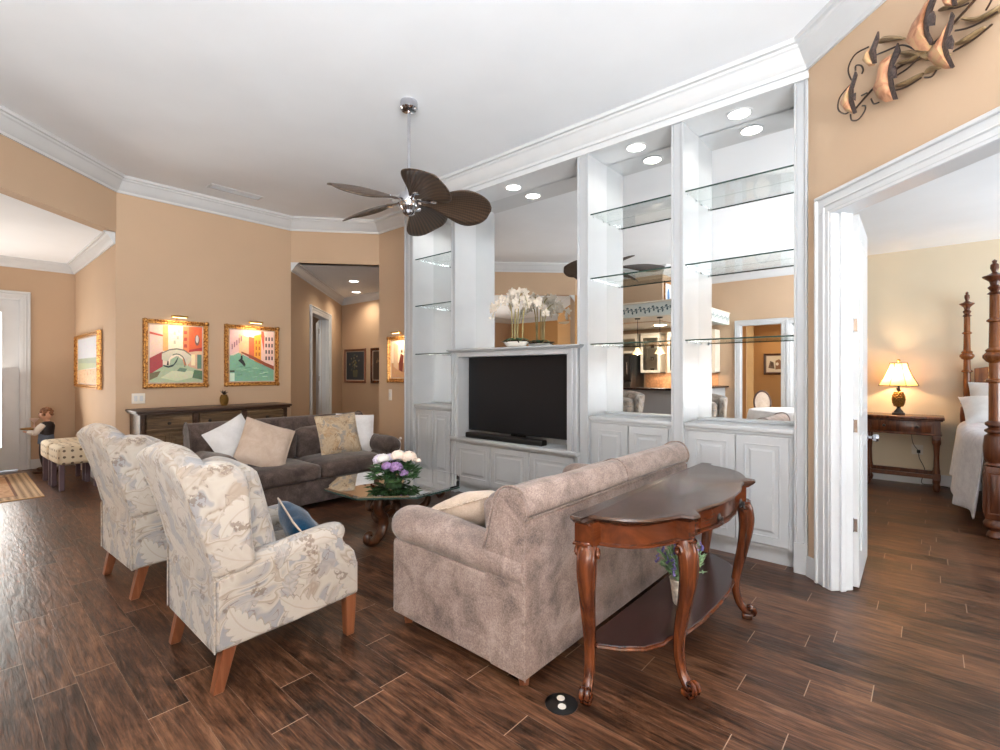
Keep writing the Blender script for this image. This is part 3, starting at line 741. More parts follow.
for k in range(5):
    ang = R(41.4+8+72*k)
    if bl0 is None:
        bl0 = obj('blade', blade_geo(), M['blade'], fan, smooth=60)
        sm = bl0.modifiers.new('solid', 'SOLIDIFY'); sm.thickness = 0.009
        bl0.location = (0, 0, -0.805); bl0.rotation_euler = (0, R(3), ang)
        bm = B(); tube(bm, [(0.07, 0, 0.0), (0.12, 0, -0.012), (0.2, 0, -0.004)], [0.012, 0.014, 0.010], 8, squash=(1.6, 0.5)); lathe(bm, [(0, -0.016), (0.03, -0.014), (0.034, -0.004), (0, -0.002)], (0.2, 0, 0), 14)
        ir0 = obj('blade_iron', bm, M['chrome'], bl0)
    else:
        c = bl0.copy(); COL.objects.link(c); c.parent = fan; c.rotation_euler = (0, R(3), ang)
        d = ir0.copy(); COL.objects.link(d); d.parent = c

# ------------------------------------------------------------------ sofas
def rbox(bm, x0, x1, y0, y1, z0, z1, r=0.05, puff=0.0, T=None):
    """soft cushion: bevelled box with a crown"""
    cx, cy, cz = (x0+x1)/2, (y0+y1)/2, (z0+z1)/2; hx, hy, hz = (x1-x0)/2, (y1-y0)/2, (z1-z0)/2
    n = 10; vs = []
    b2 = B(); bmesh.ops.create_cube(b2, size=2); bmesh.ops.subdivide_edges(b2, edges=b2.edges, cuts=n, use_grid_fill=True)
    mp = {}
    for v in b2.verts:
        x, y, z = v.co
        d = Vector((x*hx, y*hy, z*hz)); q = Vector((max(-hx+r, min(hx-r, d.x)), max(-hy+r, min(hy-r, d.y)), max(-hz+r, min(hz-r, d.z))))
        e = d-q
        if e.length > 1e-6: e = e.normalized()*r
        p = q+e
        f = (1-x*x)*(1-y*y)
        f3 = (1-x*x)*(1-z*z); f2 = (1-y*y)*(1-z*z)
        p.z += puff*f*(1 if z > 0 else -1)*(abs(z) ** 2); p.y += puff*0.5*f3*y*abs(y); p.x += puff*0.4*f2*x*abs(x)
        mp[v] = bm.verts.new((cx+p.x, cy+p.y, cz+p.z)); vs.append(mp[v])
    for f in b2.faces: bm.faces.new([mp[v] for v in f.verts])
    b2.free(); xf(bm, vs, T); return vs
def make_sofa(label, mat, W_, loc, rz, D=0.93):
    t = thing('sofa', label, 'sofa', loc, rz)
    h = W_/2; b = -D/2; f = D/2; aw = 0.17
    bm = B(); box(bm, -h+0.03, h-0.03, b+0.04, f-0.05, 0.06, 0.30, 0.015, 2); obj('base', bm, mat, t, bev=0)
    bm = B(); prof = [(b, 0.06), (b, 0.735), (b+0.012, 0.745), (b-0.012, 0.765), (b-0.016, 0.79), (b+0.003, 0.84), (b+0.038, 0.872), (b+0.09, 0.874), (b+0.14, 0.852), (b+0.172, 0.80), (b+0.235, 0.57), (b+0.235, 0.30), (b+0.2, 0.06)]
    prism(bm, prof, -h, h, 'x'); o = obj('back', bm, mat, t, bev=0.018, seg=3, smooth=50)
    bm = B()
    for s in (-1, 1):
        pr = [(b-0.002, 0.745), (b-0.018, 0.785), (b-0.002, 0.842), (b+0.036, 0.877), (b+0.092, 0.879), (b+0.145, 0.856), (b+0.178, 0.802), (b+0.245, 0.57)]
        tube(bm, [(s*(h-0.004), y, z) for y, z in pr], 0.006, 6, k=4)
    tube(bm, [(-h, b-0.003, 0.748), (h, b-0.003, 0.748)], 0.005, 6)
    tube(bm, [(0.0, b-0.016, 0.765), (0.0, b-0.004, 0.836), (0, b+0.038, 0.875), (0, b+0.092, 0.877), (0, b+0.142, 0.854)], 0.004, 6, k=4)
    tube(bm, [(-h+0.003, b-0.002, 0.06), (-h+0.003, b-0.002, 0.73)], 0.004, 6); tube(bm, [(h-0.003, b-0.002, 0.06), (h-0.003, b-0.002, 0.73)], 0.004, 6)
    obj('piping', bm, mat, t)
    for s in (-1, 1):
        bm = B(); x0, x1 = sorted((s*h, s*(h-aw)))
        prism(bm, [(b+0.004, 0.06), (b+0.004, 0.45), (f-0.02, 0.47), (f-0.008, 0.44), (f-0.008, 0.06)], x0+0.003, x1-0.003, 'x')
        obj('arm', bm, mat, t, bev=0.015, seg=3, smooth=50)
        bm = B(); ys = [b+0.01, b+0.05, b+0.30, 0.15, f-0.14, f-0.06, f-0.015, f+0.012, f+0.02]
        rr = [0.098, 0.10, 0.10, 0.108, 0.112, 0.108, 0.092, 0.06, 0.015]
        zz = [0.515, 0.515, 0.525, 0.54, 0.54, 0.535, 0.525, 0.515, 0.505]
        tube(bm, [(s*(h-0.085), y, z) for y, z in zip(ys, zz)], rr, 24, k=4, squash=(1.0, 0.93)); obj('arm_roll', bm, mat, t, smooth=60)
    w = (W_-2*aw)/2
    for i in (-1, 1):
        bm = B(); rbox(bm, min(0, i*w)+0.004, max(0, i*w)-0.004, b+0.22, f+0.01, 0.29, 0.455, 0.05, 0.025); obj('seat_cushion', bm, mat, t, smooth=60)
        bm = B(); T = Matrix.Translation((0, b+0.30, 0.43)) @ Matrix.Rotation(R(-10), 4, 'X') ; rbox(bm, min(0, i*w)+0.006, max(0, i*w)-0.006, -0.09, 0.09, 0.0, 0.335, 0.06, 0.02, T=T); obj('back_cushion', bm, mat, t, smooth=60)
    bm = B(); box(bm, -h+aw, h-aw, f-0.06, f-0.03, 0.07, 0.30, 0.01, 2); obj('front_rail', bm, mat, t)
    for s in (-1, 1):
        for y in (b+0.06, f-0.07):
            bm = B(); lathe(bm, [(0.028, 0), (0.04, 0.07), (0.04, 0.075)], (s*(h-0.07), y, 0), 4, ); obj('leg', bm, M['legwood'], t, smooth=0)
    return t
make_sofa('taupe mottled chenille sofa with rolled arms, its back toward the console table', M['taupe'], 1.84, (-1.765, 2.545, 0), R(90), 0.94)
make_sofa('dark grey-brown chenille sofa across the room in front of the sideboard', M['greyfab'], 1.93, (-5.06, 2.51, 0), R(-90), 0.94)

def cushion(label, mat, c, w, h, t, rot, cat='cushion', group=None, trim=None, name='throw_pillow', pw=0.55):
    th = thing(name, label, cat, c, 0, group); th.rotation_euler = rot
    obj('cover', pillow_bm(w, h, t, pw=pw), mat, th, smooth=70)
    bm = B(); k = 14; pts = []
    for i in range(4*k):
        s = i//k; q = (i % k)/k*2-1; u, v = [(q, -1), (1, q), (-q, 1), (-1, -q)][s]
        pts.append((u*w/2*(1-0.05*(1-v*v)*abs(u)**2), v*h/2*(1-0.05*(1-u*u)*abs(v)**2), 0))
    pts.append(pts[0])
    tube(bm, pts, 0.005, 5); obj('piped_edge', bm, trim or mat, th)
    return th
# cushions on the dark grey sofa (it faces +X)
def facing(rz, lean, roll=0): # pillow normal (+Z local) turned to face direction rz, leaning back
    return (Matrix.Rotation(rz, 4, 'Z') @ Matrix.Rotation(R(90-lean), 4, 'Y') @ Matrix.Rotation(roll, 4, 'Z')).to_euler()
cushion('plain white cushion leaning behind the beige one at the left end of the dark sofa', M['whitefab'], (-5.08, 1.87, 0.675), 0.47, 0.47, 0.15, facing(R(14), 22, R(22)))
cushion('plain beige cushion in front of the white one on the dark sofa', M['beigefab'], (-4.88, 2.06, 0.665), 0.47, 0.47, 0.15, facing(R(-5), 28, R(-24)))
cushion('gold leaf-patterned cushion toward the right end of the dark sofa', M['leafgold'], (-5.01, 2.93, 0.675), 0.47, 0.47, 0.15, facing(R(-8), 20, R(3)))
cushion('plain white cushion tucked behind the patterned one at the right of the dark sofa', M['whitefab'], (-5.06, 3.17, 0.67), 0.44, 0.44, 0.14, facing(R(-18), 18, R(-5)))
t = cushion('cream cushion with fringed edge lying on the taupe sofa', M['creamfab'], (-1.93, 1.99, 0.585), 0.46, 0.42, 0.20, (R(-22), R(-20), R(12)))
bm = B(); random.seed(5)
for i in range(110):
    q = random.uniform(-1, 1); s = random.randrange(4); u, v = [(q, -1), (1, q), (-q, 1), (-1, -q)][s]
    a = Vector((u*0.215, v*0.195, 0)); d = Vector((u if abs(u) == 1 else 0, v if abs(v) == 1 else 0, 0))
    tube(bm, [a, a+d*0.018+Vector((0, 0, 0.004)), a+d*0.032+Vector((random.uniform(-.01, .01), random.uniform(-.01, .01), -0.006))], [0.005, 0.004, 0.002], 4)
fo_ = obj('fringe', bm, M['creamfab'], t); fo_['kind'] = 'stuff'

# ------------------------------------------------------------------ wing armchairs (face +Y, origin at back seam, centre)
def make_wing(label, loc):
    t = thing('wing_armchair', label, 'armchair', loc, 0)
    L = M['leaf']; h = 0.33
    # back: swept profile, arched top
    bm = B(); prof = [(0.0, 0.175, 0), (0.0, 0.50, 0), (-0.03, 0.62, 0), (-0.075, 0.78, 0), (-0.125, 0.93, 0.2), (-0.14, 0.965, 0.6), (-0.125, 0.99, 0.9), (-0.08, 1.005, 1), (-0.03, 0.99, 0.9), (0.0, 0.95, 0.6), (0.02, 0.85, 0.1), (0.06, 0.66, 0), (0.11, 0.45, 0), (0.11, 0.175, 0)]
    n = 16; cols = []
    for i in range(n+1):
        u = i/n*2-1
        cols.append([bm.verts.new((u*(h-0.014), y, z+k*0.055*(1-abs(u)**2.2))) for y, z, k in prof])
    m_ = len(prof)
    for A, C in zip(cols, cols[1:]):
        for j in range(m_): bm.faces.new((A[j], A[(j+1) % m_], C[(j+1) % m_], C[j]))
    bm.faces.new(cols[0][::-1]); bm.faces.new(cols[-1])
    obj('back', bm, L, t, bev=0.012, seg=2, smooth=50)
    for s in (-1, 1):
        # outer side panel with arm
        bm = B(); x0, x1 = sorted((s*h, s*(h-0.10)))
        prism(bm, [(0.008, 0.185), (0.008, 0.49), (0.10, 0.515), (0.30, 0.53), (0.50, 0.54), (0.60, 0.54), (0.61, 0.49), (0.64, 0.475), (0.67, 0.44), (0.685, 0.385), (0.69, 0.375), (0.69, 0.215), (0.35, 0.192)], x0-(0.004 if s < 0 else 0), x1+(0.004 if s > 0 else 0), 'x')
        obj('side_panel', bm, L, t, bev=0.014, seg=3, smooth=50)
        bm = B(); tube(bm, [(s*(h-0.055), y, z) for y, z in ((0.10, 0.50), (0.15, 0.51), (0.35, 0.525), (0.52, 0.54), (0.585, 0.54), (0.61, 0.53), (0.618, 0.525))], [0.05, 0.055, 0.058, 0.062, 0.060, 0.045, 0.012], 20, k=3); obj('arm_roll', bm, L, t, smooth=60)
        # wing
        bm = B(); pr = [(-0.005, 0.495), (-0.035, 0.63), (-0.08, 0.79), (-0.13, 0.93), (-0.125, 0.965), (-0.08, 0.985), (0.0, 1.0), (0.07, 0.985), (0.12, 0.945), (0.14, 0.88), (0.145, 0.78), (0.155, 0.62), (0.175, 0.53), (0.10, 0.50)]
        x0, x1 = sorted((s*(h+0.005), s*(h-0.085))); prism(bm, pr, x0, x1, 'x')
        for v in bm.verts:
            k = max(0, (v.co.y+0.1))*0.15; v.co.x += s*(k-0.02)
        obj('wing', bm, L, t, bev=0.028, seg=4, smooth=60)
        bm = B(); tube(bm, [(s*(h+0.002+0.0), y, z) for y, z in ((0.0, 0.185), (0.0, 0.49), (0.1, 0.52), (0.19, 0.54))], 0.004, 6); obj('piping', bm, L, t)
        for y, ty in ((0.655, 0.655), (0.02, 0.075)):
            bm = B(); w = 0.026
            lo = [bm.verts.new((s*(h-0.035)+a*w*0.85, y+b_*w*0.85, 0)) for a, b_ in ((-1, -1), (1, -1), (1, 1), (-1, 1))]
            hi = [bm.verts.new((s*(h-0.035)+a*w*1.15, ty+b_*w*1.15, 0.235)) for a, b_ in ((-1, -1), (1, -1), (1, 1), (-1, 1))]
            bm.faces.new(lo[::-1]); bm.faces.new(hi)
            for i in range(4): bm.faces.new((lo[i], lo[(i+1) % 4], hi[(i+1) % 4], hi[i]))
            obj('leg', bm, M['legwood'], t, smooth=0, bev=0.003, seg=1)
    bm = B(); box(bm, -h+0.09, h-0.09, 0.05, 0.675, 0.205, 0.36, 0.012, 2); obj('seat_base', bm, L, t)
    bm = B(); rbox(bm, -h+0.10, h-0.10, 0.10, 0.70, 0.34, 0.47, 0.045, 0.02); obj('seat_cushion', bm, L, t, smooth=60)
    T = Matrix.Translation((0, 0.12, 0.44)) @ Matrix.Rotation(R(14), 4, 'X')
    bm = B(); rbox(bm, -h+0.09, h-0.09, 0.0, 0.22, 0.0, 0.47, 0.06, 0.03, T=T); obj('back_cushion', bm, L, t, smooth=60)
    return t
w1 = make_wing('leaf-patterned cream wing armchair nearest the camera, with a blue cushion on its seat', (-2.6, 0.75, 0))
w2 = dup(w1, (-3.93, 0.72, 0), R(3), 'leaf-patterned cream wing armchair behind the nearest one, toward the entry')
t = cushion('teal blue velvet cushion with pale piping on the nearest wing armchair', M['bluefab'], (-2.55, 1.29, 0.50), 0.38, 0.34, 0.15, facing(R(72), 34, R(10)), trim=M['beigefab'])

# ------------------------------------------------------------------ coffee table
ct = thing('coffee_table', 'octagonal glass-topped coffee table on carved dark scroll legs', 'coffee table', (-3.42, 2.54, 0))
bm = B(); ap = 0.54; Rr = ap/math.cos(PI/8)
def octo(r): return [(r*math.cos(PI/8+R(1)+k*PI/4), r*math.sin(PI/8+R(1)+k*PI/4)) for k in range(8)]
lo = octo(Rr); 
pl = [[bm.verts.new((x, y, z)) for x, y in octo(r)] for r, z in ((Rr-0.004, 0.432), (Rr, 0.436), (Rr, 0.444), (Rr-0.03, 0.450))]
bm.faces.new(pl[0][::-1]); bm.faces.new(pl[-1])
for A, C in zip(pl, pl[1:]):
    for i in range(8): bm.faces.new((A[i], A[(i+1) % 8], C[(i+1) % 8], C[i]))
obj('glass_top', bm, M['tableglass'], ct, smooth=0)
bm = B(); pp = octo(Rr+0.0015)
for z0, z1 in ((0.4315, 0.4445),):
    A = [bm.verts.new((x, y, z0)) for x, y in pp]; C = [bm.verts.new((x, y, z1)) for x, y in pp]
    A2 = [bm.verts.new((x, y, z0)) for x, y in octo(Rr-0.003)]; C2 = [bm.verts.new((x, y, z1)) for x, y in octo(Rr-0.003)]
    for i in range(8):
        j = (i+1) % 8; bm.faces.new((A[i], A[j], C[j], C[i])); bm.faces.new((A[i], A2[i], A2[j], A[j])); bm.faces.new((C[i], C[j], C2[j], C2[i])); bm.faces.new((A2[i], C2[i], C2[j], A2[j]))
obj('green_glass_edge', bm, M['glass_edge'], ct, smooth=0)
for a in (-69, 51, 171):
    T = Matrix.Rotation(R(a), 4, 'Z'); bm = B()
    tube(bm, [(0.36, 0, 0.415), (0.30, 0, 0.405), (0.255, 0, 0.36), (0.27, 0, 0.30), (0.25, 0, 0.25), (0.20, 0, 0.20), (0.20, 0, 0.12), (0.26, 0, 0.055), (0.34, 0, 0.035), (0.41, 0, 0.06), (0.42, 0, 0.11), (0.375, 0, 0.125), (0.36, 0, 0.095)],
         [0.02, 0.03, 0.036, 0.034, 0.036, 0.04, 0.036, 0.034, 0.034, 0.028, 0.022, 0.018, 0.010], 10, k=5, squash=(1.3, 0.85), mat=T)
    tube(bm, [(0.30, 0, 0.395), (0.38, 0, 0.37), (0.40, 0, 0.32), (0.36, 0, 0.30), (0.34, 0, 0.33)], [0.018, 0.022, 0.018, 0.014, 0.006], 8, k=5, squash=(1.3, 0.9), mat=T)
    tube(bm, [(0.22, 0, 0.16), (0.10, 0, 0.20), (0.0, 0, 0.21)], [0.03, 0.028, 0.03], 8, k=4, mat=T)
    obj('scroll_leg', bm, M['walnut'], ct, smooth=60)
bm = B(); lathe(bm, [(0, 0.12), (0.03, 0.12), (0.05, 0.15), (0.06, 0.2), (0.045, 0.25), (0.03, 0.27), (0.04, 0.29), (0.0, 0.31)], n=18); obj('centre_boss', bm, M['walnut'], ct)
for a in (-69, 51, 171):
    bm = B(); c = (0.34*math.cos(R(a)), 0.34*math.sin(R(a)), 0.43); lathe(bm, [(0, -0.015), (0.02, -0.015), (0.02, 0.0), (0, 0.0)], c, 12); obj('glass_pad', bm, M['black'], ct)

# floral arrangement
fl = thing('flower_arrangement', 'white, cream and purple flowers with green leaves on the glass coffee table', 'flowers', (-3.40, 2.50, 0.452))
fl.scale = (1.3, 1.3, 1.15)
random.seed(11)
bm = B(); lathe(bm, [(0, 0), (0.05, 0), (0.06, 0.02), (0.06, 0.035), (0, 0.03)], n=18); obj('bowl', bm, M['green'], fl)
bm = B()
for i in range(330):
    a = random.uniform(0, 2*PI); el = random.uniform(-0.2, 1.1); r = random.uniform(0.06, 0.16); c = Vector((math.cos(a)*math.cos(el)*r*1.1, math.sin(a)*math.cos(el)*r*1.1, max(0.012, 0.05+math.sin(el)*r*0.75)))
    T = Matrix.Translation(c) @ Euler((random.uniform(-.6, .6), random.uniform(-.9, .3), a)).to_matrix().to_4x4()
    l = random.uniform(0.022, 0.045); w = l*0.38
    q = [bm.verts.new(T @ Vector(p)) for p in ((-l, 0, 0), (-l*0.2, w, 0.004), (l, 0, -0.006), (-l*0.2, -w, 0.004))]; m_ = bm.verts.new(T @ Vector((0, 0, -0.006)))
    for j in range(4): bm.faces.new((q[j], q[(j+1) % 4], m_))
for v in bm.verts: v.co.z = max(v.co.z, 0.004)
obj('leaves', bm, M['green'], fl, smooth=0)
def blossom(name, c, r, mat, n=26):
    bm = B()
    for i in range(n):
        ph = math.acos(1-1.25*(i+0.5)/n); th = i*2.4
        d = Vector((math.sin(ph)*math.cos(th), math.sin(ph)*math.sin(th), math.cos(ph)))
        T = Matrix.Translation(Vector(c)+d*r*0.75) @ d.to_track_quat('Z', 'Y').to_matrix().to_4x4() @ Matrix.Rotation(R(22), 4, 'X')
        ball(bm, (0, 0, 0), 1, 1, r*0.36, r*0.36, r*0.12, T)
    obj(name, bm, mat, fl, smooth=60)
M['petalwhite'] = plain('white_petal', (240, 238, 236), 0.6); M['petalcream'] = plain('cream_pink_petal', (240, 222, 208), 0.6); M['petalpurple'] = plain('purple_petal', (142, 112, 158), 0.6, var=0.2, sc=60)
M['petallilac'] = plain('lilac_white_petal', (216, 206, 226), 0.6, var=0.1, sc=60)
for nm, c, r, mt in (('white_bloom', (-0.08, -0.05, 0.15), 0.055, 'petallilac'), ('white_bloom', (0.0, 0.04, 0.18), 0.05, 'petalwhite'), ('cream_bloom', (0.08, 0.06, 0.175), 0.058, 'petalcream'), ('white_bloom', (-0.13, -0.02, 0.11), 0.045, 'petalwhite'),
                      ('purple_bloom', (0.09, -0.05, 0.12), 0.05, 'petalpurple'), ('purple_bloom', (0.12, -0.01, 0.08), 0.035, 'petalpurple'), ('cream_bloom', (0.15, 0.08, 0.16), 0.022, 'petalcream'), ('white_bloom', (-0.05, 0.1, 0.15), 0.045, 'petalwhite'), ('white_bloom', (-0.03, -0.06, 0.17), 0.045, 'petalwhite'), ('lilac_bloom', (-0.11, 0.05, 0.14), 0.05, 'petallilac'), ('cream_bloom', (0.04, 0.0, 0.19), 0.05, 'petalcream'), ('purple_bloom', (0.05, -0.09, 0.13), 0.04, 'petalpurple'), ('purple_bloom', (0.02, -0.12, 0.08), 0.03, 'petallilac')):
    blossom(nm, c, r, M[mt])

# ------------------------------------------------------------------ console table (world coordinates)
con = thing('console_table', 'serpentine red-brown wooden console table with cabriole legs behind the taupe sofa', 'console table', (-0.95, 2.53, 0))
XB, YC = -1.135, 2.53
def outline(off=0.0, sc=1.0):
    half = [(XB, 0.79), (-1.075, 0.79), (-1.07, 0.735), (-1.01, 0.72), (-0.93, 0.685), (-0.865, 0.625), (-0.82, 0.54), (-0.795, 0.475), (-0.745, 0.465), (-0.735, 0.42), (-0.775, 0.36), (-0.765, 0.28), (-0.735, 0.15), (-0.725, 0.0)]
    pts = [(x, YC+dy) for x, dy in half]+[(x, YC-dy) for x, dy in half[-2::-1]]
    cx, cy = -0.93, YC; o = []
    for i, (x, y) in enumerate(pts):
        if off: 
            dx, dy = x-cx, y-cy
            x = x+off*(1 if dx > 0 else -1)*min(1, abs(dx)/0.12) if x > XB+0.001 else x
            y = y+off*(1 if dy > 0 else -1)*min(1, abs(dy)/0.4)
        o.append((x, y))
    return o
def slab(bm, offs):
    rs = [[bm.verts.new((x, y, z)) for x, y in outline(o)] for o, z in offs]; n = len(rs[0])
    bm.faces.new(rs[0]); bm.faces.new(rs[-1][::-1])
    for A, C in zip(rs, rs[1:]):
        for i in range(n): bm.faces.new((A[i], A[(i+1) % n], C[(i+1) % n], C[i]))
bm = B(); slab(bm, [(-0.012, 0.752), (0.0, 0.757), (0.010, 0.768), (0.006, 0.777), (-0.004, 0.780)]); obj('top', bm, M['mahogtop'], con, world=True, smooth=25)
bm = B(); slab(bm, [(-0.028, 0.655), (-0.028, 0.752)]); slab(bm, [(-0.022, 0.648), (-0.010, 0.652), (-0.010, 0.660), (-0.026, 0.664)]); slab(bm, [(-0.02, 0.742), (-0.006, 0.753)]); obj('apron', bm, M['veneer'], con, world=True, smooth=25)
dr = B(); ys_ = [-0.26+0.52*k/12 for k in range(13)]
prism(dr, [(-0.749-0.5*q*q, YC+q) for q in ys_]+[(-0.77-0.5*q*q, YC+q) for q in ys_[::-1]], 0.668, 0.742, 'z')
dro = obj('drawer', dr, M['veneer'], con, world=True, smooth=25)
for dy in (-0.17, 0.17):
    bm = B(); T = Matrix.Translation((-0.742+0.008, YC+dy, 0.705)) @ Matrix.Rotation(R(90), 4, 'Y'); lathe(bm, [(0, 0), (0.022, 0), (0.024, 0.004), (0.012, 0.008), (0.008, 0.014), (0.012, 0.02), (0.0, 0.024)], (0, 0, 0), 14, T)
    tube(bm, [(-0.722, YC+dy-0.014, 0.703), (-0.712, YC+dy, 0.683), (-0.722, YC+dy+0.014, 0.703)], 0.003, 6, k=3); obj('drawer_pull', bm, M['blackmetal'], dro, world=True)
def cab_leg(x, y, ang, flip=1):
    T = Matrix.Translation((x, y, 0)) @ Matrix.Rotation(ang, 4, 'Z'); bm = B()
    pts = [(0.0, 0, 0.655), (0.016, 0, 0.61), (0.024, 0, 0.55), (0.018, 0, 0.47), (0.0, 0, 0.37), (-0.024, 0, 0.26), (-0.032, 0, 0.17), (-0.015, 0, 0.09), (0.018, 0, 0.045), (0.042, 0, 0.035)]
    rr = [0.040, 0.044, 0.043, 0.037, 0.031, 0.026, 0.023, 0.022, 0.024, 0.022]
    tube(bm, pts, rr, 12, k=5, squash=(0.95, 1.0), mat=T)
    # scrolled toe
    for s in (-1, 1):
        sp = [(0.045+0.026*math.cos(q)*(1-i*0.09), 0.012*s, 0.05+0.026*math.sin(q)*(1-i*0.09)) for i, q in enumerate([k*0.75-1.6 for k in range(9)])]
        tube(bm, sp, [0.012]*6+[0.01, 0.008, 0.006], 7, mat=T)
    box(bm, 0.0, 0.05, -0.024, 0.024, 0.0, 0.03, 0.006, 2, T)
    # corner scroll under the apron and raised edges
    for s in (-1, 1):
        sp = [(0.012+0.018*math.cos(q)*(1-i*0.08), s*0.045+0*i, 0.62+0.024*math.sin(q)*(1-i*0.08)) for i, q in enumerate([k*0.8 for k in range(9)])]
        tube(bm, sp, [0.008]*9, 6, mat=T)
        tube(bm, [(p[0]+r_*0.55, s*r_*0.72, p[2]) for p, r_ in zip(pts[:-1], rr)], 0.0055, 6, k=4, mat=T)
    obj('leg', bm, M['mahog'], con, world=True, smooth=50)
for x, dy, a in ((-1.085, -0.735, -75), (-0.795, -0.43, -22), (-0.795, 0.43, 22), (-1.085, 0.735, 75)):
    cab_leg(x, YC+dy, R(a))
bm = B(); half = [(-1.12, 0.68), (-1.06, 0.70), (-0.98, 0.66), (-0.90, 0.59), (-0.86, 0.50), (-0.855, 0.44), (-0.82, 0.36), (-0.80, 0.2), (-0.795, 0.0)]
pts = [(x, YC+d) for x, d in half]+[(x, YC-d) for x, d in half[-2::-1]]
prism(bm, pts, 0.205, 0.226, 'z'); obj('lower_shelf', bm, M['darkwood'], con, world=True, bev=0.005, smooth=40)
bm = B(); tube(bm, [(x, y, 0.214) for x, y in pts], 0.009, 8); obj('shelf_moulding', bm, M['mahog'], con, world=True)

lv = thing('lavender_pot', 'small white patterned pot of artificial lavender on the lower shelf of the console table', 'plant', (-0.93, 2.42, 0.227))
bm = B(); lathe(bm, [(0, 0), (0.036, 0), (0.04, 0.01), (0.055, 0.12), (0.058, 0.125), (0.052, 0.128), (0.045, 0.11), (0, 0.11)], n=24); 
m = plain('speckled_pot', (222, 216, 204), 0.5, var=0.14, sc=50); obj('pot', bm, m, lv)
random.seed(4); bm = B(); pb = B()
for i in range(95):
    a = random.uniform(0, 2*PI); r = random.uniform(0.02, 0.125); hgt = random.uniform(0.16, 0.29)
    p0 = Vector((0.02*math.cos(a), 0.02*math.sin(a), 0.11)); p1 = Vector((r*math.cos(a), r*math.sin(a), hgt))
    tube(bm, [p0, (p0+p1)/2+Vector((0, 0, 0.02)), p1], [0.002, 0.006, 0.0015], 5, squash=(1.4, 0.5))
    for k in range(3):
        q = p0.lerp(p1, 0.4+0.2*k); d = Vector((random.uniform(-1, 1), random.uniform(-1, 1), 0.7)).normalized()*0.035
        tube(bm, [q, q+d*0.6, q+d], [0.002, 0.005, 0.001], 4)
    if i % 3 == 0:
        for k in range(5): ball(pb, tuple(p1+Vector((random.uniform(-.006, .006), random.uniform(-.006, .006), 0.008+0.009*k))), 0.0085-0.001*k, 1)
obj('foliage', bm, plain('grey_green_leaf', (124, 160, 122), 0.6, var=0.25, sc=40), lv); obj('flower_spikes', pb, plain('lavender_bloom', (112, 104, 168), 0.6, var=0.2, sc=60), lv)

fo = thing('floor_outlet', 'round black floor outlet cover set in the wood tile beside the console leg', 'outlet', (-1.148, 1.69, 0))
fo.location = (-1.15, 1.69, 0)
bm = B(); lathe(bm, [(0, 0.0005), (0.068, 0.0005), (0.068, 0.003), (0.060, 0.007), (0, 0.007)], n=36); obj('cover_plate', bm, M['black'], fo)
bm = B()
for dx in (-0.022, 0.022): lathe(bm, [(0, 0.007), (0.017, 0.007), (0.016, 0.0095), (0, 0.0095)], (dx*0.75, -dx*0.9, 0), 20)
obj('socket_cap', bm, plain('ivory_cap', (206, 200, 192), 0.4), fo)

# ------------------------------------------------------------------ small dark stand and bird by the far end of the dark sofa
st = thing('accent_stand', 'small black square stand between the dark sofa and the wall unit', 'side table', (-4.97, 3.71, 0))
bm = B(); box(bm, -0.11, 0.11, -0.11, 0.11, 0.03, 0.36, 0.008, 2); box(bm, -0.13, 0.13, -0.13, 0.13, 0.36, 0.385, 0.006, 2); box(bm, -0.12, 0.12, -0.12, 0.12, 0, 0.03, 0.004, 1); obj('body', bm, M['black'], st)
bd = thing('bird_figurine', 'small white bird figurine standing on the black stand', 'figurine', (-4.97, 3.71, 0.385))
bm = B(); ball(bm, (0, 0, 0.05), 0.05, 2, 1, 0.7, 0.8); tube(bm, [(0.03, 0, 0.07), (0.05, 0, 0.12), (0.035, 0, 0.16), (0.06, 0, 0.175)], [0.026, 0.014, 0.012, 0.014], 8, k=4); ball(bm, (0.06, 0, 0.175), 0.018, 2); tube(bm, [(0.07, 0, 0.175), (0.1, 0, 0.17)], [0.006, 0.001], 6); tube(bm, [(-0.03, 0, 0.06), (-0.09, 0, 0.10)], [0.03, 0.006], 8, squash=(1, 0.4)); lathe(bm, [(0, 0), (0.03, 0), (0.02, 0.015), (0, 0.015)], n=14)
obj('body', bm, M['ceramic'], bd, smooth=60)

# ------------------------------------------------------------------ paintings
def canvas(bm_name, w, h, polys, parent, bg, T=None, mat=None):
    bm = B(); cl = bm.loops.layers.float_color.new('Col')
    def add(pts, col, k):
        vs_ = [bm.verts.new(((x-0.5)*w, -k*0.00025, (y-0.5)*h)) for x, y in pts]
        f = bm.faces.new(vs_)
        for l in f.loops: l[cl] = lin(*col)
        return vs_
    add([(0, 0), (1, 0), (1, 1), (0, 1)], bg, 0)
    for i, (pts, col) in enumerate(polys): add([(min(1, max(0, x)), min(1, max(0, y))) for x, y in pts], col, i+1)
    if T is not None: bmesh.ops.transform(bm, matrix=T, verts=bm.verts)
    me = bpy.data.meshes.new(bm_name); bm.to_mesh(me); bm.free(); me.materials.append((mat or M['canvas']).m)
    o = bpy.data.objects.new(bm_name, me); COL.objects.link(o); o.parent = parent; return o
def R4(x0, y0, x1, y1): return [(x0, y0), (x1, y0), (x1, y1), (x0, y1)]
def ell(cx, cy, rx, ry, n=14, a0=0, a1=2*PI): return [(cx+rx*math.cos(a0+(a1-a0)*i/n), cy+ry*math.sin(a0+(a1-a0)*i/n)) for i in range(n+(0 if a1-a0 > 6.2 else 1))]
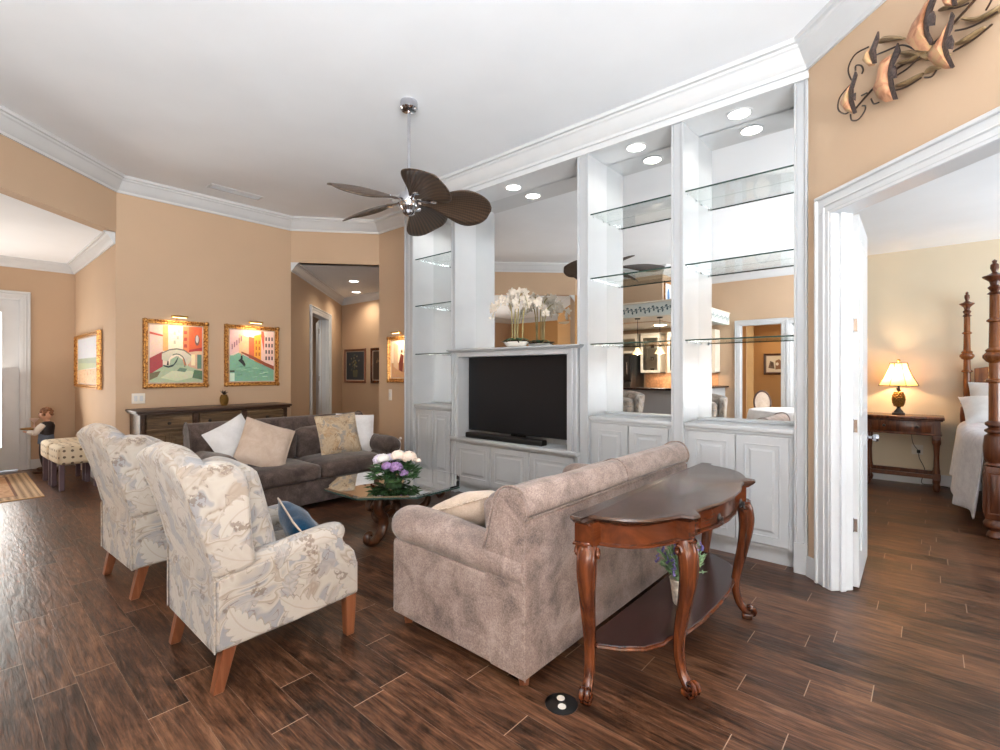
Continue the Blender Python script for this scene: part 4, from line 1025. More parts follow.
def frame(t, w, h, fw, mat, ornate=True, dep=0.04, T=None, mid=None):
    bm = B(); rings(bm, w, h, [(0, 0.0), (0, dep*0.6), (fw*0.15, dep), (fw*0.35, dep), (fw*0.6, dep*0.55), (fw*0.85, dep*0.6), (fw, dep*0.3), (fw, 0.002)], T, cap=False)
    if ornate:
        nx = int((w-fw)/0.042); nz = int((h-fw)/0.042)
        for i in range(nx):
            x = -w/2+fw*0.5+(i+0.5)*(w-fw)/nx
            for s in (-1, 1): ball(bm, (x, -dep*0.85, s*(h/2-fw*0.28)), 0.013, 1, 1.1, 0.8, 0.8, T)
        for i in range(nz):
            z = -h/2+fw*0.5+(i+0.5)*(h-fw)/nz
            for s in (-1, 1): ball(bm, (s*(w/2-fw*0.28), -dep*0.85, z), 0.013, 1, 0.8, 0.8, 1.1, T)
        for sx in (-1, 1):
            for sz in (-1, 1): ball(bm, (sx*(w/2-fw*0.4), -dep, sz*(h/2-fw*0.4)), 0.028, 2, 1, 0.5, 1, T)
    obj('frame', bm, mat, t, smooth=35)
def picture(label, loc, rz, w, h, fw, polys, bg, fmat='gold', ornate=True, lamp=0, liner=0.012, name='framed_painting', dep=0.04):
    t = thing(name, label, 'painting', loc, rz)
    frame(t, w, h, fw, M[fmat], ornate, dep)
    canvas('canvas', w-2*fw-2*liner, h-2*fw-2*liner, polys, t, bg, Matrix.Translation((0, -0.008, 0)))
    bm = B(); rings(bm, w-2*fw+0.002, h-2*fw+0.002, [(0, 0.006), (0, 0.014), (liner+0.002, 0.010), (liner+0.002, 0.006)], None, cap=False, back=False); obj('liner', bm, M['beigefab'], t, smooth=0)
    if lamp:
        pl_ = thing('picture_light', 'brass picture light clipped over the '+lamp[1], 'picture light', (loc[0], loc[1], loc[2]), rz)
        bm = B(); z = h/2
        tube(bm, [(0, -0.01, z-0.01), (0, -0.03, z+0.035), (0, -0.10, z+0.045), (0, -0.13, z+0.035)], 0.006, 8, k=4); obj('arm', bm, M['brass'], pl_)
        bm = B(); T = Matrix.Translation((0, -0.13, z+0.03)); pr = [(0.022*math.cos(a), 0.022*math.sin(a)) for a in [R(-10+k*25) for k in range(9)]]+[(0.018*math.cos(a), 0.018*math.sin(a)) for a in [R(190-k*25) for k in range(9)]]
        prism(bm, pr, -0.085, 0.085, 'x', T); obj('shade', bm, M['brass'], pl_)
        bm = B(); lathe(bm, [(0, -0.07), (0.009, -0.07), (0.009, 0.07), (0, 0.07)], (0, 0, 0), 10, Matrix.Translation((0, -0.13, z+0.03)) @ Matrix.Rotation(R(90), 4, 'Y')); obj('bulb', bm, emit('picture_bulb', (255, 214, 150), 4), pl_)
        wm = wmat(t); p = wm @ Vector((0, -0.15, z+0.02)); q = wm @ Vector((0, 0.0, -0.05)); d = (q-p)
        a = area('picture_lamp', tuple(p), d.to_track_quat('-Z', 'X').to_euler(), 0.05, 0.2, lamp[0], (1, 0.78, 0.5), 150)
    return t
random.seed(21)
def canal1():
    P = [(R4(0, 0, 1, 0.32), (176, 190, 158)), (R4(0.2, 0.3, 0.7, 1), (236, 220, 200)), (R4(0.24, 0.55, 0.34, 1), (232, 170, 110)), (R4(0.34, 0.6, 0.6, 1), (226, 216, 196))]
    P += [([(0, 0.18), (0.24, 0.3), (0.24, 1), (0, 1)], (228, 196, 180)), ([(0, 0.14), (0.24, 0.28), (0.24, 0.54), (0, 0.42)], (168, 70, 74)), ([(0, 0.84), (0.24, 0.8), (0.24, 0.83), (0, 0.88)], (198, 92, 80))]
    P += [([(0.62, 0.3), (0.76, 0.3), (0.76, 1), (0.62, 1)], (224, 128, 86)), ([(0.74, 0.28), (1, 0.2), (1, 1), (0.74, 1)], (214, 98, 60)), ([(0.74, 0.28), (1, 0.2), (1, 0.56), (0.74, 0.56)], (216, 178, 148))]
    P += [([(0.74, 0.54), (1, 0.58), (1, 0.63), (0.74, 0.58)], (170, 56, 60))]
    for k in range(4): P.append((R4(0.64+0.0, 0.5+k*0.12, 0.70, 0.56+k*0.12), (170, 74, 64)))
    P += [(ell(0.9, 0.76, 0.05, 0.1), (120, 90, 86)), (ell(0.9, 0.78, 0.03, 0.07), (196, 188, 186)), (R4(0.78, 0.3, 0.86, 0.5), (240, 222, 180)), (R4(0.9, 0.24, 0.99, 0.5), (96, 130, 112))]
    for x, y in ((0.44, 0.84), (0.5, 0.76), (0.44, 0.68), (0.52, 0.88)): P.append((R4(x, y, x+0.04, y+0.06), (176, 170, 158)))
    # bridge
    br = [(0.22, 0.50), (0.36, 0.56), (0.5, 0.58), (0.64, 0.56), (0.78, 0.47), (0.78, 0.40), (0.7, 0.28), (0.66, 0.38)]+[(0.50+0.16*math.cos(a), 0.34+0.16*math.sin(a)) for a in [R(10+k*16) for k in range(11)]]+[(0.33, 0.36), (0.22, 0.4)]
    P += [(br, (206, 198, 180)), ([(0.22, 0.50), (0.36, 0.56), (0.5, 0.58), (0.64, 0.56), (0.78, 0.47), (0.78, 0.49), (0.64, 0.585), (0.5, 0.605), (0.36, 0.585), (0.22, 0.52)], (120, 116, 104))]
    P += [([(0.50+0.17*math.cos(a), 0.33+0.18*math.sin(a)) for a in [R(-20+k*14) for k in range(11)]]+[(0.50+0.152*math.cos(a), 0.33+0.162*math.sin(a)) for a in [R(120-k*14) for k in range(11)]], (98, 106, 94)), ([(0.36, 0.30), (0.64, 0.30), (0.62, 0.40), (0.5, 0.47), (0.38, 0.40)], (160, 176, 150))]
    P += [([(0.24, 0.31), (0.34, 0.285), (0.44, 0.32), (0.52, 0.44), (0.54, 0.47), (0.50, 0.36), (0.43, 0.28), (0.34, 0.255), (0.26, 0.28)], (52, 66, 68)), ([(0.31, 0.30), (0.35, 0.30), (0.345, 0.37), (0.325, 0.38)], (60, 44, 48))]
    P += [([(0.2, 0.08), (0.5, 0.02), (0.9, 0.1), (0.8, 0.2), (0.4, 0.2)], (206, 210, 178)), ([(0.5, 0.2), (0.66, 0.18), (0.7, 0.24), (0.56, 0.26)], (112, 136, 116)), ([(0.8, 0.08), (1, 0.04), (1, 0.2), (0.84, 0.22)], (88, 116, 88)), ([(0, 0.04), (0.14, 0.1), (0.2, 0.2), (0, 0.16)], (120, 112, 84))]
    return P
def canal2():
    P = [([(0, 0), (1, 0), (1, 0.26), (0.5, 0.42), (0.2, 0.56), (0.08, 0.5), (0, 0.5)], (128, 176, 150)), ([(0, 0.5), (0.12, 0.56), (0.3, 0.6), (0.3, 1), (0, 1)], (232, 190, 186)), ([(0.2, 0.55), (0.42, 0.5), (0.42, 0.86), (0.2, 0.92)], (236, 190, 150))]
    P += [([(0.42, 0.46), (0.54, 0.42), (0.54, 0.86), (0.42, 0.88)], (218, 108, 76)), ([(0.54, 0.40), (0.7, 0.34), (0.7, 0.94), (0.54, 0.9)], (232, 164, 62)), ([(0.7, 0.34), (1, 0.24), (1, 1), (0.7, 1)], (232, 196, 186)), ([(0.7, 0.9), (0.76, 0.6), (0.78, 0.9), (0.76, 1), (0.7, 1)], (206, 92, 72))]
    for i in range(3):
        for j in range(4):
            x, y = 0.8+i*0.07, 0.42+j*0.13; P.append((R4(x, y, x+0.035, y+0.075), (70, 56, 66)))
    for j in range(3):
        for i in range(2): P.append((R4(0.57+i*0.07, 0.5+j*0.12, 0.6+i*0.07, 0.57+j*0.12), (178, 96, 44)))
    for i in range(5): P.append((R4(0.04+i*0.05, 0.62+0.04*i, 0.06+i*0.05, 0.72+0.04*i), (164, 112, 124)))
    P += [([(0.25, 0.55), (0.5, 0.44), (0.8, 0.30), (1, 0.22), (1, 0.30), (0.8, 0.37), (0.5, 0.5), (0.25, 0.58)], (150, 78, 56)), ([(0.0, 0.16), (0.1, 0.16), (0.1, 0.0), (0, 0)], (206, 226, 206)), (R4(0, 0.18, 0.1, 0.21), (70, 72, 66))]
    P += [([(0.18, 0.40), (0.26, 0.34), (0.33, 0.27), (0.34, 0.33), (0.30, 0.40), (0.24, 0.45)], (38, 40, 44)), (ell(0.255, 0.46, 0.022, 0.05), (30, 32, 40)), (ell(0.255, 0.52, 0.015, 0.02), (196, 150, 120))]
    for k in range(16):
        x, y = random.uniform(0.12, 0.9), random.uniform(0.02, 0.3); P.append(([(x, y), (x+0.12, y+0.01), (x+0.1, y+0.022), (x-0.01, y+0.012)], random.choice([(160, 204, 176), (96, 150, 128), (190, 220, 196)])))
    return P
picture('canal bridge painting in ornate gilt frame, left of the pair above the sideboard', (-6.945, 1.868, 1.60), R(90), 0.69, 0.825, 0.055, canal1(), (230, 215, 195), lamp=(1.2, 'canal bridge painting'))
picture('green canal painting in ornate gilt frame, right of the pair above the sideboard', (-6.945, 2.76, 1.60), R(90), 0.71, 0.82, 0.055, canal2(), (236, 214, 200), lamp=(1.2, 'green canal painting'))
sx = [(R4(0, 0.55, 1, 1), (196, 198, 206)), (R4(0, 0.42, 1, 0.56), (150, 160, 140)), ([(0, 0.3), (1, 0.36), (1, 0.44), (0, 0.46)], (168, 176, 140)), ([(0, 0), (1, 0), (1, 0.34), (0, 0.3)], (214, 178, 140))]
for i in range(40):
    x, y = random.random()*0.96, random.random()*0.3; sx.append((ell(x, y, 0.012, 0.02, 8), random.choice([(200, 130, 100), (228, 200, 160), (160, 150, 110)])))
picture('wide landscape of flower fields in gold frame on the passage wall near the stools', (-8.47, 1.265, 1.53), 0, 1.62, 0.74, 0.05, sx, (200, 200, 205), 'gold', False, dep=0.05)
def bouquet(bg, cols, n=40):
    P = [([(0.4, 0.1), (0.62, 0.1), (0.66, 0.35), (0.36, 0.35)], cols[0])]
    for i in range(n):
        a, r = random.uniform(0, 6.28), random.uniform(0, 0.3); P.append((ell(0.5+r*math.cos(a), 0.58+r*1.1*math.sin(a), 0.03, 0.03, 8), random.choice(cols)))
    return P
picture('dark still life of flowers in a brown frame on the hall end wall', (-9.16, 5.745, 1.51), 0, 0.80, 0.72, 0.05, bouquet(0, [(96, 96, 78), (150, 146, 118), (70, 90, 96), (120, 108, 70)]), (56, 62, 70), 'legwood', False, dep=0.03)
picture('dark brown-framed picture partly hidden at the right of the hall end wall', (-8.2, 5.745, 1.51), 0, 0.74, 0.72, 0.06, bouquet(0, [(110, 86, 60), (150, 120, 90), (60, 50, 44)]), (70, 52, 42), 'mahog', False, dep=0.03)
gp = [(R4(0, 0, 1, 0.4), (206, 160, 120)), (R4(0, 0.4, 1, 1), (244, 226, 200)), ([(0.1, 0.3), (0.3, 0.2), (0.3, 0.9), (0.1, 0.95)], (222, 190, 160)), ([(0.35, 0.2), (0.5, 0.15), (0.55, 0.6), (0.42, 0.66), (0.34, 0.4)], (120, 52, 44)), ([(0.55, 0.15), (0.7, 0.1), (0.72, 0.5), (0.6, 0.6)], (70, 50, 52)), ([(0.75, 0.2), (0.95, 0.2), (0.9, 0.8), (0.78, 0.8)], (196, 120, 84)), (ell(0.47, 0.72, 0.04, 0.05), (90, 60, 50)), (ell(0.64, 0.66, 0.04, 0.05), (80, 60, 56))]
picture('warmly lit figure painting in gilt frame beside the left end of the wall unit', (-5.56, 4.245, 1.56), 0, 0.66, 0.66, 0.06, gp, (240, 220, 190), lamp=(1.8, 'figure painting by the wall unit'))

# switch plates
def plate(label, loc, rz, w=0.12, h=0.12, n=2, cat='light switch', name='switch_plate'):
    t = thing(name, label, cat, loc, rz)
    bm = B(); box(bm, -w/2, w/2, -0.006, 0, -h/2, h/2, 0.003, 2); obj('cover_plate', bm, M['ceramic'], t)
    for i in range(n):
        x = (i-(n-1)/2)*w/n*0.85; bm = B(); box(bm, x-0.016, x+0.016, -0.010, -0.005, -0.033, 0.033, 0.002, 1); obj('rocker', bm, M['white'], t)
    return t
plate('white double rocker switch above the left end of the sideboard', (-6.95, 1.485, 1.07), R(90), 0.13, 0.12, 2)
plate('white switch stacked below the gilt figure painting', (-5.86, 4.25, 1.05), 0, 0.075, 0.16, 1)
plate('single white switch beside the hall doorway', (*hl(0.93), 1.12), math.atan2(-uH.y, -uH.x), 0.075, 0.12, 1)

# ------------------------------------------------------------------ sideboard + pineapple
sb = thing('sideboard', 'long distressed bronze-brown sideboard with dark top along the wall under the canal paintings', 'sideboard', (-6.7, 2.21, 0))
y0, y1, xf_, xbk = 1.40, 3.03, -6.48, -6.935
bm = B(); box(bm, xbk, xf_+0.045, y0-0.045, y1+0.045, 0.925, 0.955, 0.01, 3); box(bm, xbk, xf_+0.028, y0-0.028, y1+0.028, 0.905, 0.926, 0.006, 2); obj('top', bm, M['sidebd'], sb, world=True)
bm = B(); box(bm, xbk, xf_-0.03, y0, y1, 0.10, 0.906); box(bm, xbk, xf_+0.01, y0-0.01, y1+0.01, 0.04, 0.11, 0.006, 2); obj('body', bm, M['sideb'], sb, world=True, smooth=0)
bw = (y1-y0)/3
for i in range(4):
    y = y0+i*bw; y = min(max(y, y0+0.03), y1-0.03); bm = B()
    box(bm, xf_-0.035, xf_, y-0.03, y+0.03, 0.11, 0.906, 0.005, 1); box(bm, xf_, xf_+0.01, y-0.014, y+0.014, 0.16, 0.86, 0.004, 1); obj('post', bm, M['sidebd'], sb, world=True, smooth=0)
for i in range(3):
    ya, yb = y0+i*bw+0.04, y0+(i+1)*bw-0.04; yc = (ya+yb)/2
    T = Matrix.Translation((xf_-0.012, yc, 0.80)) @ Matrix.Rotation(R(90), 4, 'Z')
    bm = B(); rings(bm, yb-ya, 0.17, [(0, 0), (0, 0.012), (0.018, 0.012), (0.026, 0.005), (0.04, 0.005)], T); d = obj('drawer', bm, M['sideb'], sb, world=True, smooth=0)
    for k in ((0,) if i != 1 else (-0.13, 0.13)):
        bm = B(); lathe(bm, [(0, 0), (0.009, 0), (0.009, 0.012), (0.019, 0.02), (0.017, 0.03), (0, 0.034)], (0, 0, 0), 14, Matrix.Translation((xf_-0.006, yc+k, 0.80)) @ Matrix.Rotation(R(90), 4, 'Y')); obj('knob', bm, M['blackmetal'], d, world=True)
    for s in (-1, 1):
        wD = (yb-ya)/2-0.004; T = Matrix.Translation((xf_-0.012, yc+s*(wD/2+0.002), 0.41)) @ Matrix.Rotation(R(90), 4, 'Z')
        bm = B(); rings(bm, wD, 0.56, [(0, 0), (0, 0.012), (0.03, 0.012), (0.038, 0.003), (0.055, 0.003), (0.07, 0.009)], T); d = obj('door', bm, M['sideb'], sb, world=True, smooth=0)
        bm = B(); lathe(bm, [(0, 0), (0.007, 0), (0.007, 0.012), (0.015, 0.02), (0, 0.03)], (0, 0, 0), 12, Matrix.Translation((xf_, yc+s*0.03, 0.48)) @ Matrix.Rotation(R(90), 4, 'Y')); obj('knob', bm, M['blackmetal'], d, world=True)
for yy in (y0+0.03, y1-0.03):
    for xx in (xf_-0.03, xbk+0.04):
        bm = B(); lathe(bm, [(0.02, 0), (0.035, 0.02), (0.03, 0.045)], (xx, yy, 0), 12); obj('foot', bm, M['sidebd'], sb, world=True)
def pineapple_body(bm, z0, r, h, n=22):
    rings_ = 9
    for i in range(rings_):
        t_ = (i+0.5)/rings_; z = z0+h*t_; rad = r*math.sin(PI*(0.12+0.76*t_))**0.6
        m_ = 10
        for j in range(m_):
            a = 2*PI*(j+0.5*(i % 2))/m_; ball(bm, (rad*0.9*math.cos(a), rad*0.9*math.sin(a), z), r*0.30, 1, 1, 1, 0.85)
    lathe(bm, [(0, z0), (r*0.5, z0), (r*0.85, z0+h*0.2), (r*0.95, z0+h*0.5), (r*0.8, z0+h*0.8), (r*0.4, z0+h), (0, z0+h)], n=18)
def crownleaves(bm, z0, n, L, w):
    for i in range(n):
        a = i*2.4; el = 0.35+0.5*(i % 3)/2; p = Vector((0, 0, z0)); d = Vector((math.cos(a)*math.cos(el+0.5), math.sin(a)*math.cos(el+0.5), math.sin(el+0.5)))
        l = L*(0.7+0.3*((i*7) % 5)/5)
        tube(bm, [p, p+d*l*0.5, p+d*l+Vector((d.x, d.y, -0.1))*l*0.25], [w*0.7, w, 0.001], 6, squash=(1, 0.3))
pn = thing('pineapple_ornament', 'small bronze pineapple ornament standing on the sideboard below the paintings', 'ornament', (-6.72, 2.33, 0.956))
bm = B(); lathe(bm, [(0, 0), (0.035, 0), (0.028, 0.012), (0, 0.012)], n=16); pineapple_body(bm, 0.01, 0.045, 0.125); obj('fruit', bm, metal('antique_bronze', (140, 112, 62), 0.4), pn)
bm = B(); crownleaves(bm, 0.128, 14, 0.085, 0.010); obj('leaf_crown', bm, M['blackmetal'], pn)

# ------------------------------------------------------------------ stools, statue, rug
M['greyleg'] = plain('plum_grey_leg', (92, 74, 84), 0.5)
def stool(label, loc, rz):
    t = thing('upholstered_stool', label, 'stool', loc, rz)
    bm = B(); rbox(bm, -0.25, 0.25, -0.20, 0.20, 0.30, 0.515, 0.04, 0.012); obj('seat', bm, M['dots'], t, smooth=60)
    for sx_ in (-1, 1):
        for sy_ in (-1, 1):
            bm = B(); box(bm, sx_*0.19-0.023, sx_*0.19+0.023, sy_*0.16-0.023, sy_*0.16+0.023, 0, 0.32, 0.003, 1); obj('leg', bm, M['greyleg'], t, smooth=0)
    return t
stool('cream dotted upholstered stool, nearer of the two by the passage wall', (-7.76, 1.03, 0), R(4))
s2 = stool('cream dotted upholstered stool behind the nearer one, beside the statue', (-8.28, 1.0, 0), R(2))
rug = thing('area_rug', 'tan patterned rug with a darker border by the entry doors', 'rug', (-8.3, -0.12, 0))
def rug_mat():
    m = Mat('tan_woven_rug', lin(190, 150, 112), 0.95); x, y, z = m.sep(m.coord('Object'))
    e = ((x.abs()*-1.0+0.95).op('MINIMUM', y.abs()*-1.0+0.84))
    zig = ((x*16.0).fract()-0.5).abs()+((y*16.0).fract()-0.5).abs()
    n = m.noise(m.coord('Object'), 6, 4, 0.6, 1.5)
    c = m.ramp(n, [(0.35, lin(172, 128, 92)), (0.55, lin(204, 166, 128)), (0.7, lin(168, 112, 80))])
    c = m.mix(((e*-1.0+0.20).gt(0.0)), c, m.mix(zig.gt(0.5), lin(206, 176, 140), lin(132, 104, 76)))
    c = m.mix((e*-1.0+0.03).gt(0.0), c, lin(204, 170, 130)); c = m.mix(((e-0.21).abs()).lt(0.012), c, lin(110, 72, 50))
    m.set('Base Color', c); m.bump(m.noise(m.coord('Object'), 200, 2), 0.4, 0.004); return m
bm = B(); box(bm, -0.95, 0.95, -0.84, 0.84, 0, 0.01, 0.003, 1); obj('pile', bm, rug_mat(), rug)
# statue of a boy server: about 0.88 m tall, facing the entry door
sk = plain('statue_skin', (206, 160, 134), 0.5); hr = plain('statue_brown_hair', (128, 88, 62), 0.7, var=0.25, sc=30); vst = plain('statue_black_vest', (28, 26, 32), 0.5); blu = plain('statue_blue_grey_apron', (96, 112, 134), 0.6); trs = plain('statue_dark_trousers', (38, 32, 38), 0.6); sho = plain('statue_brown_shoe', (70, 44, 30), 0.5); slv = plain('statue_white_sleeve', (232, 228, 222), 0.6)
sta = thing('statue', 'painted statue of a boy in black vest holding a tray, beside the entry door', 'statue', (-9.16, 0.92, 0), R(-35))
# local: faces -Y... arms reach toward -X
bm = B(); lathe(bm, [(0.14, 0), (0.15, 0.01), (0.15, 0.03), (0.0, 0.035)], n=20); obj('base', bm, sho, sta)
bm = B()
for s in (-1, 1):
    tube(bm, [(s*0.045, 0.0, 0.42), (s*0.05, -0.01, 0.30), (s*0.052, -0.015, 0.23), (s*0.055, 0.0, 0.15), (s*0.055, 0.01, 0.07)], [0.058, 0.05, 0.040, 0.038, 0.028], 12, k=3)
ball(bm, (0, 0, 0.43), 0.085, 2, 1, 0.75, 0.7); obj('trousers', bm, trs, sta, smooth=60)
bm = B()
for s in (-1, 1): ball(bm, (s*0.058, -0.035, 0.055), 0.034, 2, 0.9, 1.7, 0.75)
obj('shoes', bm, sho, sta, smooth=60)
bm = B(); lathe(bm, [(0, 0.40), (0.088, 0.41), (0.086, 0.48), (0.095, 0.56), (0.105, 0.63), (0.085, 0.68), (0.035, 0.70), (0.0, 0.70)], n=20, sy=0.72); obj('vest', bm, vst, sta, smooth=60)
bm = B(); lathe(bm, [(0.0, 0.44), (0.105, 0.40), (0.10, 0.46), (0.092, 0.53), (0, 0.53)], (0, -0.01, 0), 20, sy=0.8); obj('apron', bm, blu, sta, smooth=60)
bm = B(); tube(bm, [(0, 0, 0.68), (0, -0.01, 0.735)], 0.032, 12); ball(bm, (-0.005, -0.02, 0.79), 0.068, 3, 0.88, 1, 1.12)
ball(bm, (-0.005, -0.093, 0.785), 0.013, 2, 0.8, 1.1, 1.2); ball(bm, (-0.074, -0.01, 0.785), 0.016, 1, 0.5, 1, 1.3); ball(bm, (0.062, -0.01, 0.785), 0.016, 1, 0.5, 1, 1.3)
obj('head', bm, sk, sta, smooth=60)
for s in (-1, 1): bm = B(); ball(bm, (s*0.025-0.005, -0.080, 0.805), 0.009, 1); obj('eye', bm, trs, sta)
bm = B(); tube(bm, [(-0.025, -0.083, 0.758), (-0.005, -0.088, 0.752), (0.015, -0.083, 0.758)], 0.004, 6); obj('mouth', bm, plain('statue_lip', (170, 96, 86), 0.5), sta)
bm = B(); random.seed(9)
for i in range(46):
    a = random.uniform(0, 2*PI); el = random.uniform(-0.25, 1.5)
    d = Vector((math.cos(a)*math.cos(el), math.sin(a)*math.cos(el), math.sin(el)))
    if d.y < -0.45 and d.z < 0.6: continue
    ball(bm, tuple(Vector((-0.005, -0.012, 0.80))+Vector((d.x*0.066, d.y*0.07, d.z*0.074))), random.uniform(0.018, 0.028), 1)
obj('hair', bm, hr, sta, smooth=60)
for s, el_, ha in ((-1, (-0.15, -0.10, 0.58), (-0.17, -0.22, 0.60)), (1, (0.135, -0.06, 0.55), (0.06, -0.19, 0.56))):
    bm = B(); tube(bm, [(s*0.085, 0, 0.655), ((s*0.085+el_[0])/2+s*0.012, el_[1]*0.4, 0.61), el_], [0.038, 0.042, 0.034], 12, k=3); tube(bm, [el_, tuple((a+b)/2 for a, b in zip(el_, ha)), tuple(a+(b-a)*0.82 for a, b in zip(el_, ha))], [0.034, 0.036, 0.030], 12, k=3); obj('sleeve', bm, slv, sta, smooth=60)
    bm = B(); ball(bm, ha, 0.022, 2, 1, 1.1, 0.6)
    for k in range(4): tube(bm, [(ha[0]-0.018+k*0.011, ha[1]-0.012, ha[2]), (ha[0]-0.02+k*0.012, ha[1]-0.034, ha[2]+0.004), (ha[0]-0.02+k*0.012, ha[1]-0.044-0.004*(k in (1, 2)), ha[2]+0.014)], [0.006, 0.0055, 0.004], 6)
    tube(bm, [(ha[0]+s*-0.02, ha[1]+0.002, ha[2]), (ha[0]-s*0.034, ha[1]-0.014, ha[2]+0.008)], [0.007, 0.005], 6); obj('hand', bm, sk, sta, smooth=60)
tr = B(); lathe(tr, [(0, 0), (0.11, 0), (0.12, 0.014), (0.112, 0.014), (0.104, 0.006), (0, 0.006)], (-0.10, -0.24, 0.585), 28); o = obj('serving_tray', tr, M['brass'], sta)
bm = B(); lathe(bm, [(0, 0), (0.03, 0), (0.03, 0.004), (0.005, 0.008), (0.005, 0.07), (0.055, 0.13), (0.05, 0.13), (0.004, 0.075), (0, 0.075)], (-0.14, -0.23, 0.60), 20); obj('goblet', bm, plain('pale_pink_glass', (240, 216, 206), 0.3), sta)

# ------------------------------------------------------------------ fish wall sculpture (s along the diagonal wall, z up)
FISH= [([(0.719, 3.068), (0.704, 3.006), (0.698, 2.964), (0.709, 2.903), (0.731, 2.814), (0.677, 2.832), (0.622, 2.889), (0.593, 2.952), (0.616, 2.986), (0.627, 3.059), (0.65, 3.073)], [(0.756, 3.098), (0.77, 3.045), (0.725, 2.993), (0.719, 2.951), (0.731, 2.882), (0.753, 2.806), (0.731, 2.814), (0.704, 2.906), (0.697, 2.974), (0.709, 3.021), (0.736, 3.067)], [(0.715, 2.972), (0.752, 2.981), (0.762, 2.961), (0.762, 2.912), (0.719, 2.928)]), ([(1.043, 3.016), (1.019, 2.953), (1.011, 2.911), (1.022, 2.855), (1.052, 2.781), (1.019, 2.798), (0.968, 2.845), (0.929, 2.907), (0.95, 2.934), (0.977, 2.958), (1.019, 2.993)], [(1.052, 3.041), (1.063, 3.017), (1.052, 2.963), (1.026, 2.924), (1.03, 2.873), (1.063, 2.782), (1.052, 2.781), (1.022, 2.847), (1.008, 2.912), (1.019, 2.961), (1.043, 3.008)], [(1.035, 2.918), (1.063, 2.927), (1.074, 2.891), (1.069, 2.856), (1.039, 2.88)]), ([(0.955, 3.178), (0.924, 3.126), (0.92, 3.071), (0.933, 3.004), (0.96, 2.945), (0.946, 2.929), (0.878, 2.978), (0.821, 3.063), (0.859, 3.122), (0.897, 3.146), (0.929, 3.181)], [(0.968, 3.176), (0.989, 3.151), (0.968, 3.111), (0.946, 3.069), (0.95, 3.017), (0.972, 2.961), (0.96, 2.949), (0.933, 3.012), (0.927, 3.083), (0.944, 3.137)], [(0.955, 3.087), (0.989, 3.091), (0.998, 3.06), (0.994, 3.019), (0.96, 3.039)]), ([(0.61, 3.164), (0.586, 3.146), (0.569, 3.119), (0.61, 3.065), (0.646, 3.05), (0.623, 3.103), (0.617, 3.145)], [(0.675, 3.213), (0.677, 3.17), (0.656, 3.129), (0.661, 3.052), (0.641, 3.059), (0.616, 3.136), (0.644, 3.174)], None), ([(0.503, 3.044), (0.452, 3.004), (0.414, 2.965), (0.452, 2.904), (0.521, 2.848), (0.49, 2.933), (0.487, 2.993)], [(0.534, 3.084), (0.545, 3.057), (0.516, 2.997), (0.516, 2.929), (0.54, 2.848), (0.521, 2.85), (0.49, 2.933), (0.487, 3.003)], [(0.516, 2.958), (0.55, 2.954), (0.547, 2.91)]), ([(1.105, 3.101), (1.083, 3.088), (1.052, 3.096), (1.063, 3.06), (1.105, 3.026), (1.1, 3.059)], [(1.121, 3.097), (1.132, 3.08), (1.114, 3.057), (1.121, 3.02), (1.105, 3.026), (1.1, 3.063)], None)]
WIRES = [[(0.534, 3.225), (0.449, 3.237), (0.398, 3.189), (0.411, 3.115), (0.437, 3.1)], [(0.442, 3.146), (0.455, 3.168), (0.493, 3.145), (0.499, 3.117), (0.48, 3.108)], [(0.411, 3.09), (0.332, 3.054), (0.318, 2.988), (0.359, 2.938), (0.384, 2.937)], [(0.404, 2.911), (0.424, 2.866), (0.475, 2.845), (0.51, 2.875), (0.504, 2.907), (0.48, 2.921)], [(0.592, 3.144), (0.659, 3.12), (0.763, 3.083), (0.84, 3.001)], [(0.722, 2.952), (0.793, 2.944), (0.864, 2.96)], [(0.691, 2.884), (0.783, 2.853), (0.868, 2.85)], [(0.486, 2.977), (0.534, 2.964)], [(0.553, 2.92), (0.581, 2.877), (0.615, 2.866)], [(0.878, 2.845), (0.922, 2.822), (0.948, 2.839)], [(1.022, 2.881), (1.1, 2.869), (1.152, 2.872), (1.193, 2.887)], [(1.031, 2.971), (1.093, 2.939), (1.152, 2.924), (1.214, 2.924)], [(0.998, 3.099), (1.046, 3.067), (1.1, 3.046)], [(1.166, 2.967), (1.193, 2.983), (1.204, 3.005)]]
REEDS = [[(0.603, 3.203), (0.649, 3.196), (0.753, 3.125)], [(0.722, 3.069), (0.821, 3.004), (0.878, 2.942)], [(0.722, 3.015), (0.803, 2.982), (0.878, 2.976)], [(0.712, 2.903), (0.783, 2.88), (0.859, 2.877)], [(0.878, 2.866), (0.913, 2.869), (0.948, 2.852)], [(1.055, 3.01), (1.13, 2.955), (1.193, 2.939), (1.227, 2.95)], [(1.031, 2.908), (1.093, 2.897), (1.152, 2.902)], [(0.878, 2.934), (0.948, 2.905), (0.998, 2.881)], [(0.948, 3.128), (1.015, 3.103), (1.093, 3.083)]]

nF = Vector((-0.70711, -0.70711, 0))
def fw(s, z, o): return Vector((-0.62+0.70711*s, 3.86-0.70711*s, z))+nF*o
art = thing('fish_wall_sculpture', 'wall sculpture of orange and dark angelfish among curled wires on the tan wall', 'wall sculpture', tuple(fw(0.9, 3.0, 0)))
M['fishorange'] = Mat('copper_orange_enamel', lin(196, 142, 104), 0.5)
m = M['fishorange']; n = m.noise(m.coord('Position'), 14, 3, 0.5, 1.0); m.set('Base Color', m.ramp(n, [(0.35, lin(164, 108, 74)), (0.5, lin(196, 142, 106)), (0.65, lin(190, 156, 110))]))
M['fishdark'] = plain('dark_speckled_metal', (58, 46, 42), 0.45, var=0.5, sc=90)
M['reed'] = wood('pale_bent_reed', (112, 92, 64), (146, 122, 88), (172, 148, 112), 0.5, 0)
M['wire'] = plain('dark_wire', (58, 40, 28), 0.4)
